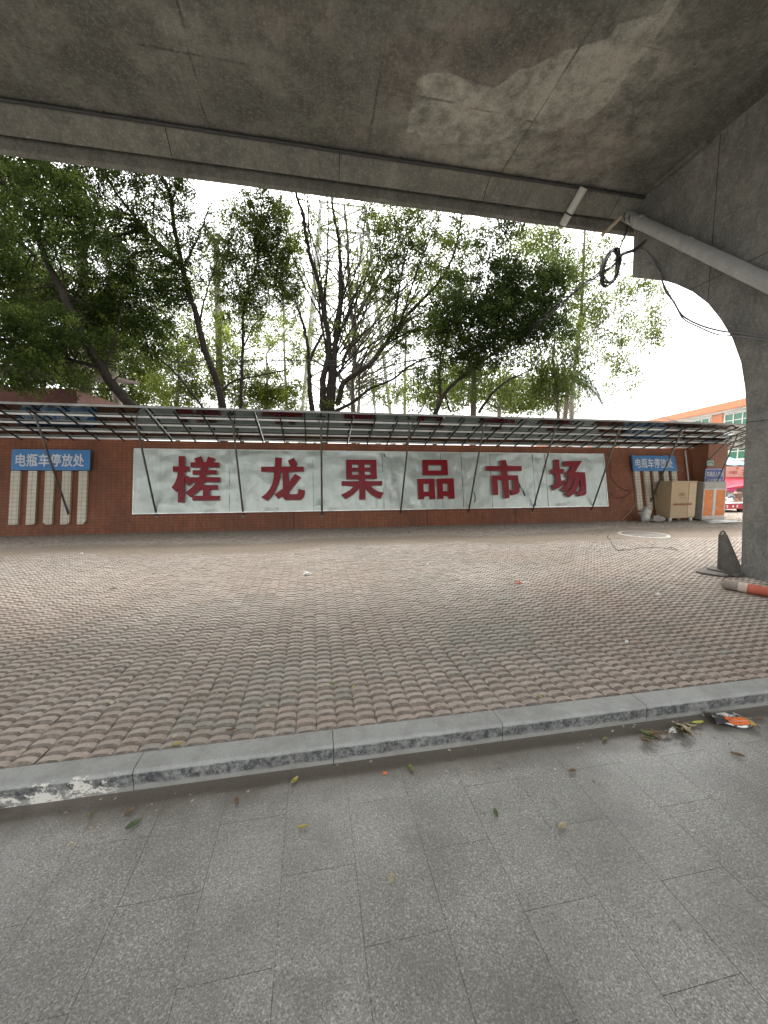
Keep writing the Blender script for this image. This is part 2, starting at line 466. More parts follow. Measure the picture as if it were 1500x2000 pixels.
def concrete(name, base, dark, warm, attrs=False, spots=True):
    g = N(name, 0.85, spec=0.3)
    n1 = g.noise(0.9, 6, 0.65); n2 = g.noise(4.5, 6, 0.7)
    c = g.mix(g.ramp(n1, (0.32, 0), (0.68, 1)), dark, base)
    c = g.mix(g.ramp(g.noise(1.6, 4, 0.6, g.co(loc=(5, 2, 1))), (0.5, 0), (0.72, 0.7)), c, warm)
    # rubbed streaks of formwork
    st = g.noise(2.0, 5, 0.7, g.co((9, 0.9, 2), rot=(0, 0, 0.35)))
    c = g.mix(g.ramp(st, (0.5, 0), (0.75, 0.35)), c, tuple(v * 1.35 for v in base))
    if attrs:
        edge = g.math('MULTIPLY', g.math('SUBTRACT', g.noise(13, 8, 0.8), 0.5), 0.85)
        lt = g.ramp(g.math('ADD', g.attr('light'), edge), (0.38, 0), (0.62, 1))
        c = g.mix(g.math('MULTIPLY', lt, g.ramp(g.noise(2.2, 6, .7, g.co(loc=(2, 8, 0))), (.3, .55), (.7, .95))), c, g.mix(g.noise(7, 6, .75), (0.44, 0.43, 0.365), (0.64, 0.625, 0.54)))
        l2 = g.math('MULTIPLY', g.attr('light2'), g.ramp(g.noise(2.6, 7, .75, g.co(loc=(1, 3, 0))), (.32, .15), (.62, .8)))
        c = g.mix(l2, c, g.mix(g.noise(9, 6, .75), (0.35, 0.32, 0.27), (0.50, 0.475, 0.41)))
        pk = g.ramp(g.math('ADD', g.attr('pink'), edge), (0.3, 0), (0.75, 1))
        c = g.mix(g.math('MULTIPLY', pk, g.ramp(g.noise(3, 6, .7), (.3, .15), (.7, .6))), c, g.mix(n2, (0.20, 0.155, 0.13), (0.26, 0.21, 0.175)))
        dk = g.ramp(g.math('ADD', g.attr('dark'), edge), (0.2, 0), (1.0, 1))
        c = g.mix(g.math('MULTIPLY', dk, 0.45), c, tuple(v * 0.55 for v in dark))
        c = g.mix(g.math('MULTIPLY', g.ramp(g.attr('seam'), (0.3, 0), (0.8, 0.85)), g.ramp(g.noise(3.3, 4, .7), (.35, .15), (.6, 1))), c, (0.05, 0.046, 0.04))
    c = g.mix(g.ramp(g.noise(1.2, 7, .8, g.co((1, 1, .35), (4, 4, 4))), (0.36, .75), (0.56, 0)), c, tuple(v * 0.6 for v in dark))
    c = g.mix(g.ramp(n2, (0.3, 0.6), (0.52, 0)), c, tuple(v * 0.6 for v in dark))
    c = g.mix(g.ramp(g.noise(21, 6, .8), (0.5, 0), (0.72, .6)), c, tuple(v * 1.55 for v in base))
    c = g.mix(g.ramp(g.noise(48, 5, .8), (0.3, .6), (0.5, 0)), c, tuple(v * 0.55 for v in dark))
    if spots:
        c = g.mix(g.ramp(g.vor(5.0, g.co((1, 1, 1))), (0.03, 0.7), (0.07, 0)), c, (0.06, 0.055, 0.045))
    g.col(c)
    g.bump(g.math('ADD', g.noise(35, 5, 0.7), g.math('MULTIPLY', n2, 2)), 0.35, 0.008)
    return g.m
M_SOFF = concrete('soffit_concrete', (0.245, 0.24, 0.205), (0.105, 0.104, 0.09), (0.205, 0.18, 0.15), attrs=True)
M_BEAM = concrete('edge_concrete', (0.27, 0.265, 0.228), (0.17, 0.166, 0.142), (0.24, 0.215, 0.18))
M_PIER = concrete('pier_concrete', (0.29, 0.285, 0.262), (0.175, 0.172, 0.157), (0.25, 0.222, 0.182), spots=False)
M_DARK = simple('groove_dark', (0.022, 0.022, 0.021), 0.9)

deck = thing('flyover', 'weathered concrete flyover deck spanning overhead', 'flyover', (0.2, 1.5, ZS))
YS, YG, YL = 7.03, 7.40, 7.545
# soffit near the camera: fine grid that carries the stains
xs = np.arange(-7.5, 9.0, 0.035); ys = np.arange(2.9, YS + 0.001, 0.035); ys[-1] = YS
GX, GY = np.meshgrid(xs, ys)
z2 = lambda L: zpx([(750 + x / 2, y / 2) for x, y in L])
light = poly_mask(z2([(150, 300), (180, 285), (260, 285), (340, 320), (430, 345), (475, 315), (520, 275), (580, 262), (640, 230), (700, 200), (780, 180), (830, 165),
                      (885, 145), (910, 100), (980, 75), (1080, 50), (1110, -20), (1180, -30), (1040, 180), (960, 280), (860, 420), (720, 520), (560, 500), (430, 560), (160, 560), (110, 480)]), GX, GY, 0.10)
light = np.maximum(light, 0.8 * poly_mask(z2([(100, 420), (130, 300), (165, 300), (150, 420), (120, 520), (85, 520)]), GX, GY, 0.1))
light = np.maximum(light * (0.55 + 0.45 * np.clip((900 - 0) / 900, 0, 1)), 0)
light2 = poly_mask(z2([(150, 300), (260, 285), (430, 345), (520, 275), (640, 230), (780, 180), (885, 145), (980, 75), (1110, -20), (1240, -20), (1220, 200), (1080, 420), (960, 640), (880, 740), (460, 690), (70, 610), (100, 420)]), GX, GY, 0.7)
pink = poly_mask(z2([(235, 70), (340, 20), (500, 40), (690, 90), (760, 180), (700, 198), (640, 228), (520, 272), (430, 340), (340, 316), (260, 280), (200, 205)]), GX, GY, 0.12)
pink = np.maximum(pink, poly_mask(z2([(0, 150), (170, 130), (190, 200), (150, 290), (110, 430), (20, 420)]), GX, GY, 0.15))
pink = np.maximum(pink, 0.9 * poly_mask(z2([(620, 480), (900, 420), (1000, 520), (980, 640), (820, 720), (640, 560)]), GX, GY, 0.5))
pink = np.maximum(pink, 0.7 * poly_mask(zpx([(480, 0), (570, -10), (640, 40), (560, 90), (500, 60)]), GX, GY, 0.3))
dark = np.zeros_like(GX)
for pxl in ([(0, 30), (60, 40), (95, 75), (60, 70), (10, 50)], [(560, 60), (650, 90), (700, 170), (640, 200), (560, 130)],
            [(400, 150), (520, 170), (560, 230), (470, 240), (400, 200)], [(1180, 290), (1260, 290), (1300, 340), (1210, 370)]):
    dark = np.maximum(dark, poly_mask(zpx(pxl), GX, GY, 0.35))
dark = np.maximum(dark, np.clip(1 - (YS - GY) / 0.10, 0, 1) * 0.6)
seam = np.zeros_like(GX)
def seg(px1, px2, w=0.014, jag=0.0):
    (x1, y1), (x2, y2) = zpx([px1, px2])
    ex, ey = x2 - x1, y2 - y1
    t = np.clip(((GX - x1) * ex + (GY - y1) * ey) / (ex * ex + ey * ey), 0, 1)
    d = np.hypot(GX - x1 - t * ex, GY - y1 - t * ey)
    np.maximum(seam, np.clip(1.25 - d / w / 1.6, 0, 1), out=seam)
for a, b in (((764, 0), (717, 300)), ((1190, 0), (978, 340)), ((750, 170), (1050, 240)), ((1050, 45), (1290, 100)), ((345, 0), (403, 240)), ((5, 105), (48, 190)), ((275, 88), (478, 124))):
    seg(a, b, 0.012)
V = np.stack([GX, GY, np.full_like(GX, ZS)], -1).reshape(-1, 3)
nx, ny = GX.shape[1], GX.shape[0]
ix = np.arange(nx - 1)[None, :] + np.arange(ny - 1)[:, None] * nx
FQ = np.stack([ix, ix + nx, ix + nx + 1, ix + 1], -1).reshape(-1, 4)
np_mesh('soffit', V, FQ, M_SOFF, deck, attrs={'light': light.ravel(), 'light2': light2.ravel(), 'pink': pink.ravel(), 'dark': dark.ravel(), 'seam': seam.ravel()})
# rest of the slab: far stretches of soffit, box sides and top
x0g, x1g, y0g = float(xs[0]), float(xs[-1]), float(ys[0])
mb = MB(); XA, XB = -70, 70
mb.add([(XA, DECK_NEAR, ZS), (XB, DECK_NEAR, ZS), (XB, y0g, ZS), (XA, y0g, ZS)], [(0, 3, 2, 1)])
mb.add([(XA, y0g, ZS), (x0g, y0g, ZS), (x0g, YS, ZS), (XA, YS, ZS)], [(0, 3, 2, 1)])
mb.add([(x1g, y0g, ZS), (XB, y0g, ZS), (XB, YS, ZS), (x1g, YS, ZS)], [(0, 3, 2, 1)])
mb.add([(XA, DECK_NEAR, ZS + 1.4), (XB, DECK_NEAR, ZS + 1.4), (XB, YL, ZS + 1.4), (XA, YL, ZS + 1.4)], [(0, 1, 2, 3)])
mb.add([(XA, DECK_NEAR, ZS), (XB, DECK_NEAR, ZS), (XB, DECK_NEAR, ZS + 1.4), (XA, DECK_NEAR, ZS + 1.4)], [(0, 1, 2, 3)])
obj('slab', mb, M_SOFF, deck, recalc=False)
# edge beam: sloping inner face, drip groove, pale lip, outer face
edges = [XA, -30, -15] + [-13.05 + 2.72 * k for k in range(11)] + [30, XB]
def edge_run(prof, closed=False):
    mb = MB()
    for a, b in zip(edges[:-1], edges[1:]):
        n = len(prof); dz = random.uniform(-.005, .005)
        vs = [(a, y, z + dz) for y, z in prof] + [(b, y, z + dz) for y, z in prof]
        mb.add(vs, [(i, n + i, n + i + 1, i + 1) for i in range(n - 1)])
    return mb
obj('edge_beam', edge_run([(YS, ZS + 0.002), (YS + 0.008, ZS - 0.012), (7.342, 6.736), (7.352, 6.728), (7.357, 6.95)]), M_BEAM, deck, recalc=False)
obj('drip_lip', edge_run([(7.485, 6.95), (7.485, 6.618), (7.490, 6.606), (YL - .01, 6.560), (YL, 6.568), (YL, ZS + 1.4)]), M_BEAM, deck, recalc=False)
mb = MB(); mb.box(XA, XB, 7.36, 7.50, 6.94, 6.96)
mb.box(XA, XB, YS + 0.03, YL - 0.02, ZS + 0.03, ZS + 0.05)
obj('drip_groove', mb, M_DARK, deck)  # groove roof coloured near-black: moss plus painted recess shade
for x in edges[3:-2]:
    mb = MB(); dy = 7.375 - YS; dzz = 0
    L = [(YS + .012, ZS - .017), (7.337, 6.739)]
    mb.hexa([(x - .006, L[0][0], L[0][1] - .004), (x + .006, L[0][0], L[0][1] - .004), (x + .006, L[1][0], L[1][1] - .004), (x - .006, L[1][0], L[1][1] - .004),
             (x - .006, L[0][0], L[0][1] + .02), (x + .006, L[0][0], L[0][1] + .02), (x + .006, L[1][0], L[1][1] + .02), (x - .006, L[1][0], L[1][1] + .02)])
    obj('joint', mb, M_DARK, deck)
# conduit clipped along the step
mb = MB(); pts = []
for k in range(0, 60):
    x = -14 + 0.5 * k
    if x > 6.6: break
    pts.append((x, YS - 0.012, ZS - 0.036 + random.uniform(-.004, .003)))
mb.tube(pts, 0.026, 6)
for x in (-5.5, -3.0, -0.7, 1.6, 3.3, 4.6, 5.6): mb.box(x - .012, x + .012, YS - .04, YS + .01, ZS - .055, ZS)
o = obj('conduit', mb, simple('conduit_dark', (0.045, 0.045, 0.045), 0.6))
tag(o, 'dark cable conduit clipped along the underside of the flyover edge', 'conduit')

# pier with cantilevered crosshead
pier = thing('flyover_pier', 'massive concrete pier with arched crosshead on the right', 'pier', (7.6, 3.0, -0.05))
pp = [(1235, 542), (1250, 543), (1293, 547), (1320, 555), (1353, 570), (1383, 593), (1407, 623), (1430, 660), (1447, 707), (1455, 757), (1458, 807), (1452, 930), (1449, 1060), (1447, 1128)]
pr = [(7.27, ZS + 0.05), (7.27, 6.93)] + [(atX(x, y, XP).y, atX(x, y, XP).z) for x, y in pp]
pr[-1] = (pr[-1][0], -0.06)
YC = 2.6
near = [(2 * YC - y, z) for y, z in reversed(pr)]
full = pr + near
mb = MB(); mb.prism([[(XP, y, z) for y, z in full]], (2.0, 0, 0))
obj('pier_body', mb, M_PIER, pier)
for L in (((4.86, 2.35), (2.4, 2.35)), ((5.95, 4.75), (2.4, 4.75)), ((4.2, -.05), (4.2, 6.98)), ((5.6, 4.45), (5.6, 6.98))):
    mb = MB(); mb.bar((XP, *L[0]), (XP, *L[1]), 0.006, 0.008, (0, 1, 0) if L[0][1] != L[1][1] else (0, 0, 1))
    obj('form_joint', mb, M_DARK, pier)
mb = MB()     # board left in the joint between the crosshead and the soffit
a, b = atX(1292, 333, XP), atX(1388, 247, XP)
a = Vector((XP - 0.05, 6.72, ZS - 0.03)); b = Vector((XP - 0.05, 5.75, ZS - 0.03))
mb.bar(a, b, 0.09, 0.05)
obj('joint_board', mb, M_BEAM, pier)

# pipes -------------------------------------------------------------
M_PVC = simple('grey_pvc', (0.36, 0.36, 0.35), 0.45, var=0.15, bump=0.05)
M_PVCW = simple('white_pvc', (0.55, 0.54, 0.50), 0.5, var=0.12)
XPIPE = XP - 0.135
pa, pb = atX(1207, 414, XPIPE), atX(1500, 553, XPIPE)
d = (pb - pa).normalized(); pe = pb + d * 1.5
pe = Vector((XPIPE, 2.2, pa.z + (pb.z - pa.z) * (2.2 - pa.y) / (pb.y - pa.y)))
dp = thing('drain_pipe', 'thick grey plastic drain pipe sloping along the pier', 'pipe', pa)
mb = MB(); mb.tube([pa, pe], 0.108, 20)
obj('pipe', mb, M_PVC, dp)
def coupling(t, L=0.16, r=0.124):
    mb = MB(); p = pa.lerp(pe, t); mb.tube([p - d * L / 2, p - d * L * 0.45, p + d * L * 0.45, p + d * L / 2], [r * 0.92, r, r, r * 0.92], 20)
    return mb
LP = (pe - pa).length
obj('end_cap', coupling(0.04 / LP, 0.11, 0.128), M_PVC, dp)
obj('coupling', coupling(0.78 / LP, 0.15, 0.120), M_PVC, dp)
obj('coupling', coupling(2.25 / LP, 0.05, 0.116), M_PVC, dp)
mb = MB()
for t in (0.42, 0.60):
    p = pa + d * t
    ring = [p + (Vector((1, 0, 0)) * cos(a) + Vector((0, 1, 0)).cross(Vector((1, 0, 0))) * sin(a)) * 0.116 for a in np.linspace(0, 2 * pi, 21)]
    mb.tube(ring, 0.008, 6, caps=False)
obj('tie_wire', mb, M_DARK, dp)
ya = 6.99
p1 = Vector((atY(1131, 384, ya).x, ya + 0.02, atY(1131, 384, ya).z)); p2 = atY(1099, 438, 7.33)
dn = (p2 - p1).normalized()
sp_ = thing('spout_pipe', 'short white spout pipe poking out under the flyover edge', 'pipe', p2)
mb = MB(); mb.tube([p1 - dn * 0.15, p2 - dn * 0.05, p2, p2 + dn * 0.015], [0.072, 0.072, 0.072, 0.05], 18)
obj('pipe', mb, M_PVCW, sp_)
mb = MB(); mb.tube([p2 - dn * 0.19, p2 - dn * 0.165], 0.078, 18)
obj('wire_clamp', mb, M_DARK, sp_)
p1 = atY(1208, 429, 7.22); p2 = atY(1175, 460, 7.40)
dn = (p2 - p1).normalized()
mb = MB(); mb.tube([p1 - dn * 0.06, p2], 0.032, 12)
tag(obj('thin_pipe', mb, simple('tan_pvc', (0.50, 0.40, 0.28), 0.5)), 'thin tan pipe behind the thick grey drain pipe', 'pipe')

# cables ------------------------------------------------------------
M_CAB = simple('cable_black', (0.025, 0.025, 0.026), 0.55)
M_CABG = simple('cable_grey', (0.20, 0.20, 0.20), 0.5)
def smooth_path(pts, sub=8):
    P = [Vector(p) for p in pts]; out = []
    for i in range(len(P) - 1):
        p0, p1, p2, p3 = P[max(i - 1, 0)], P[i], P[i + 1], P[min(i + 2, len(P) - 1)]
        for k in range(sub):
            t = k / sub
            out.append(0.5 * ((2 * p1) + (p2 - p0) * t + (2 * p0 - 5 * p1 + 4 * p2 - p3) * t * t + (3 * p1 - p0 - 3 * p2 + p3) * t ** 3))
    out.append(P[-1]); return out
mb = MB()
for k in range(5):
    j = lambda s=0.03: Vector((random.uniform(-s, s), random.uniform(-s, s), random.uniform(-s, s)))
    pts = [atX(1262, 468, XP - .03), atX(1240, 487, XP - .06) + j(), atY(1212, 497, 7.5) + j(), atY(1190, 522, 8.2) + j(.05), atY(1130, 565, 9.6) + j(.07), atY(1060, 622, 12.0) + j(.1), atY(1030, 645, 13.5) + j(.1), atY(980, 668, 15.5)]
    mb.tube(smooth_path(pts), 0.012, 6)
pts = [atX(1228, 428, XP - .15), atY(1222, 455, 7.3), atY(1212, 480, 7.4), atY(1205, 500, 7.6)]
mb.tube(smooth_path(pts), 0.013, 5); mb.tube(smooth_path([p + Vector((.02, .02, -.01)) for p in pts]), 0.010, 5)
tag(obj('cable_bundle', mb, M_CAB), 'bundle of black cables running from the crosshead tip into the trees', 'cables')
mb = MB()
cc = atY(1193, 522, 7.7)
ex = (atY(1206, 520, 7.7) - cc) * 1.2; ez = (atY(1199, 488, 7.7) - cc) * 1.0
for k in range(9):
    o1, o2 = random.uniform(.90, 1.08), random.uniform(.92, 1.06); dy = random.uniform(-.05, .05)
    ring = [cc + Vector((0, dy, 0)) + ex * cos(a) * o1 + ez * sin(a) * o2 + Vector((0, .03 * sin(3 * a + k), 0)) for a in np.linspace(0, 2 * pi, 29)]
    mb.tube(ring, 0.016, 5, caps=False)
tag(obj('cable_coil', mb, M_CAB), 'coil of black cable hanging from the cable bundle', 'cable coil')
mb = MB()
P = lambda L, off=0.03: [atX(x, y, XP - off) for x, y in L]
mb.tube(smooth_path(P([(1237, 487), (1258, 489), (1272, 503), (1286, 530), (1298, 560), (1316, 590), (1334, 617), (1370, 636), (1412, 647), (1450, 651), (1500, 660)])), 0.014, 6)
mb.tube(smooth_path(P([(1218, 515), (1240, 512), (1262, 515), (1284, 525), (1292, 545), (1300, 570), (1318, 592), (1334, 622), (1368, 640), (1400, 653), (1425, 655), (1500, 664)], 0.05)), 0.011, 6)
tag(obj('grey_cable', mb, M_CABG), 'pair of slack grey cables drooping under the crosshead arch', 'cables')
mb = MB()
for dx, y1 in ((1219, 575), (1212, 700), (1223, 556)):
    mb.tube([atY(dx - 4, 490, 7.7), atY(dx - 2, 530, 7.7), atY(dx + (y1 - 530) * 0.02, y1, 7.75)], 0.006, 5)
tag(obj('loose_wire', mb, M_CAB), 'thin loose wires dangling below the cable coil', 'wires')

# ================================================================== TILED WALL
def tile_mat(name, c1, c2, mort, w, h, off=0.0, m=0.004, rot=0.0, dirt=(0.085, 0.04, 0.027)):
    g = N(name, 0.42, spec=0.18)
    s = g.sep(g.co()); cx = g.new('ShaderNodeCombineXYZ')
    g.lk(g.math('ADD', s[0], 40.0), cx.inputs[0]); g.lk(g.math('ADD', s[2], 10.0), cx.inputs[1])
    bc, bf = g.brick(cx.outputs[0], c1, c2, mort, w, h, m, off)
    c = g.mix(g.ramp(g.noise(0.8, 5, 0.65, g.co((1, 1, 0.5))), (0.35, 0.55), (0.6, 0)), bc, dirt)
    c = g.mix(g.ramp(g.noise(3, 5, 0.7, g.co((3, 3, 0.25))), (0.56, 0), (0.75, 0.5)), c, tuple(v * 0.7 for v in dirt))
    c = g.mix(g.ramp(g.noise(60, 3), (0.35, 0.3), (0.5, 0)), c, tuple(v * 0.75 for v in c1))
    # washed-out streaks low on the wall
    lw = g.math('MULTIPLY', g.ramp(s[2], (0.0, 1), (0.5, 0.6), (0.62, 0)), g.ramp(g.noise(4, 5, 0.7, g.co((2.5, 1, 0.4), (7, 0, 0))), (0.5, 0), (0.75, 0.35)))
    c = g.mix(lw, c, (0.34, 0.18, 0.105))
    c = g.mix(g.math('MULTIPLY', g.ramp(s[2], (0.0, 1), (0.10, 0)), 0.55), c, (0.16, 0.12, 0.09))
    g.col(c); g.rough(g.math('ADD', g.math('MULTIPLY', g.noise(20, 4), 0.3), 0.3))
    g.bump(g.math('SUBTRACT', g.math('MULTIPLY', g.noise(8, 4), 0.3), bf), 0.4, 0.004)
    return g.m
M_TILE = tile_mat('wall_tile', (0.30, 0.112, 0.054), (0.245, 0.088, 0.043), (0.13, 0.06, 0.038), 0.12, 0.075, m=.006)
M_TILE2 = tile_mat('post_tile', (0.40, 0.19, 0.11), (0.36, 0.165, 0.10), (0.24, 0.13, 0.09), 0.12, 0.09, dirt=(0.2, 0.1, 0.07))
M_WTILE = tile_mat('white_tile', (0.72, 0.67, 0.55), (0.64, 0.60, 0.49), (0.25, 0.21, 0.17), 0.105, 0.108, m=0.005, dirt=(0.50, 0.46, 0.36))
XC = 13.40
wall = thing('tiled_wall', 'long brown mosaic tiled wall leaning back behind the forecourt', 'wall', (0, YW + 0.3, -0.05))
mb = MB()
mb.wbox(-45, XC, -0.05, 2.50, -0.30, 0.0)
obj('wall_body', mb, M_TILE, wall)
def strip(cx, z0, z1, w, broken=0.0):
    mb = MB(); sgn = 1 if broken >= 0 else -1; b = abs(broken)
    loop = [(cx - w / 2, z1), (cx - w / 2, z0 + (b if sgn < 0 else 0)), (cx - w / 2 + 0.06, z0), (cx + w / 2 - 0.06, z0), (cx + w / 2, z0 + (b if sgn > 0 else 0.01)), (cx + w / 2, z1)]
    mb.prism([[WP(x, z, 0.075) for x, z in loop]], WN * -0.07)
    return obj('tile_strip', mb, M_WTILE, wall)
LS = [(-7.517, .28), (-7.132, .275), (-6.747, .27), (-6.354, .265), (-5.97, .26)]
for i, (x, z) in enumerate(LS): strip(x, z, 1.645, 0.203, (0.0, 0.02, -0.05, 0.03, 0.09)[i])
for i, x in enumerate((11.02, 11.41, 11.774, 12.184, 12.534)): strip(x, 0.345, 1.67, 0.205, (0.0, 0.03, 0.0, 0.05, 0)[i])
mb = MB()
mb.tube([WP(13.13, -0.02, 0.04), WP(13.13, 2.42, 0.04)], 0.028, 10)
obj('downpipe', mb, M_PVCW, wall)
# movement joints and a low band
mb = MB()
for x in (-0.55, 3.45, 6.4): mb.wbox(x - .010, x + .010, 0, 0.48, -0.01, 0.003)
obj('movement_joint', mb, M_DARK, wall)
def crack(pts, w=0.006):
    mb = MB()
    for (x1, z1), (x2, z2) in zip(pts[:-1], pts[1:]):
        mb.hexa([WP(x1 - w, z1, .002), WP(x1 + w, z1, .002), WP(x1 + w, z1, 0.0), WP(x1 - w, z1, 0.0), WP(x2 - w, z2, .002), WP(x2 + w, z2, .002), WP(x2 + w, z2, 0.0), WP(x2 - w, z2, 0.0)])
    return mb
mb = crack([(-3.1, .5), (-3.13, .35), (-3.07, .2), (-2.98, .05)]); o = obj('crack', mb, M_DARK, wall)
mb = crack([(-2.3, .5), (-2.22, .33), (-2.14, .22), (-2.1, .1)], 0.004); o = obj('crack', mb, M_DARK, wall)

# gate post
post = thing('gate_post', 'orange brown tiled gate post at the end of the wall', 'gate post', (XC + .45, 11.6, -0.04))
mb = MB(); mb.box(XC + .004, 14.20, 11.10, 12.25, -0.04, 2.62)
obj('post_body', mb, M_TILE2, post)

# ================================================================== BIG SIGN PANEL
g = N('sign_sheet', 0.3, metal=0.35, spec=0.5)
c = g.mix(g.noise(0.9, 5, 0.6), (0.40, 0.455, 0.415), (0.54, 0.59, 0.54))
c = g.mix(g.ramp(g.noise(2.2, 5, 0.7, g.co((6, 1, 0.35))), (0.5, 0), (0.75, 0.55)), c, (0.66, 0.67, 0.61))
c = g.mix(g.ramp(g.noise(1.7, 5, 0.7, g.co((3.5, 1, 0.5), (4, 0, 2))), (0.54, 0), (0.78, 0.45)), c, (0.33, 0.35, 0.30))
sz = g.sep(g.co())
c = g.mix(g.math('MULTIPLY', g.ramp(sz[2], (0, 1), (0.5, 0)), g.ramp(g.noise(2.6, 5, 0.7, g.co((2, 1, 1.2))), (0.42, 0), (0.65, 0.6))), c, (0.60, 0.60, 0.52))
c = g.mix(g.ramp(g.noise(3.0, 3, 0.5, g.co((1, 1, 1), (9, 0, 3))), (0.70, 0), (0.73, 0.35)), c, (0.66, 0.66, 0.58))
c = g.mix(g.ramp(g.noise(14, 5, 0.75), (0.70, 0), (0.76, 0.6)), c, (0.12, 0.12, 0.10))
g.col(c); g.rough(g.math('ADD', g.math('MULTIPLY', g.noise(6, 4), 0.25), 0.22))
g.bump(g.noise(4, 4, 0.6, g.co((1, 1, 1))), 0.35, 0.04)
M_SHEET = g.m
M_TRIM = simple('bright_trim', (0.62, 0.62, 0.59), 0.35, metal=0.6, var=0.25, scale=4)
M_SEAM = simple('seam', (0.10, 0.11, 0.10), 0.7)
PX0, PX1, PZ0, PZ1 = -4.735, 9.745, 0.515, 2.235
sign = thing('market_sign', 'long pale metal sign board with six big red characters on the wall', 'sign', WP((PX0 + PX1) / 2, PZ0))
xs = np.linspace(PX0, PX1, 240); zs = np.linspace(PZ0, PZ1, 34)
V = []
for z in zs:
    for x in xs:
        e = min(x - PX0, PX1 - x, z - PZ0, PZ1 - z)
        d = (0.022 * mnoise.noise(Vector((x * 0.9, z * 1.1, 1.0))) + 0.020 * mnoise.noise(Vector((x * 2.5, z * 2.1, 4.0))) + 0.011 * mnoise.noise(Vector((x * 7, z * 4, 7)))) * min(1, e / 0.12)
        V.append(tuple(WP(x, z, 0.072 + d)))
nx, ny = len(xs), len(zs)
ix = np.arange(nx - 1)[None, :] + np.arange(ny - 1)[:, None] * nx
np_mesh('sheet', np.array(V), np.stack([ix, ix + 1, ix + nx + 1, ix + nx], -1).reshape(-1, 4), M_SHEET, sign, smooth=True)
mb = MB(); fw = 0.026
mb.wbox(PX0 - fw, PX1 + fw, PZ0 - fw, PZ0, 0.004, 0.092); mb.wbox(PX0 - fw, PX1 + fw, PZ1, PZ1 + fw, 0.004, 0.085)
mb.wbox(PX0 - fw, PX0, PZ0, PZ1, 0.004, 0.088); mb.wbox(PX1, PX1 + fw, PZ0, PZ1, 0.004, 0.088)
obj('sign_frame', mb, M_TRIM, sign)
for x in (-2.3, 0.02, 2.1, 3.95, 4.63, 5.6, 7.1, 7.55):
    mb = MB(); mb.wbox(x - .004, x + .004, PZ0 + .01, PZ1 - .01, 0.05, 0.083 if x > 2 else 0.078)
    obj('sheet_seam', mb, M_SEAM, sign)
for (x1, z1), (x2, z2), w in (((6.42, 1.32), (6.55, 1.30), .012), ((6.55, 1.30), (6.60, 1.12), .014), ((6.60, 1.12), (6.72, 1.06), .02), ((6.68, 1.06), (6.74, .86), .016), ((4.98, 1.02), (5.03, .85), .008), ((5.03, .85), (5.0, .68), .007), ((6.3, 0.66), (6.42, .66), .012), ((2.16, 2.20), (2.18, 2.08), .012), ((-1.02, .62), (-1.0, .55), .01)):
    mb = MB(); mb.hexa([WP(x1 - w, z1 - w, .100), WP(x1 + w, z1 - w, .100), WP(x1 + w, z1 - w, 0.06), WP(x1 - w, z1 - w, 0.06), WP(x2 - w, z2 + w, .100), WP(x2 + w, z2 + w, .100), WP(x2 + w, z2 + w, 0.06), WP(x2 - w, z2 + w, 0.06)])
    obj('torn_slit', mb, M_SEAM, sign)
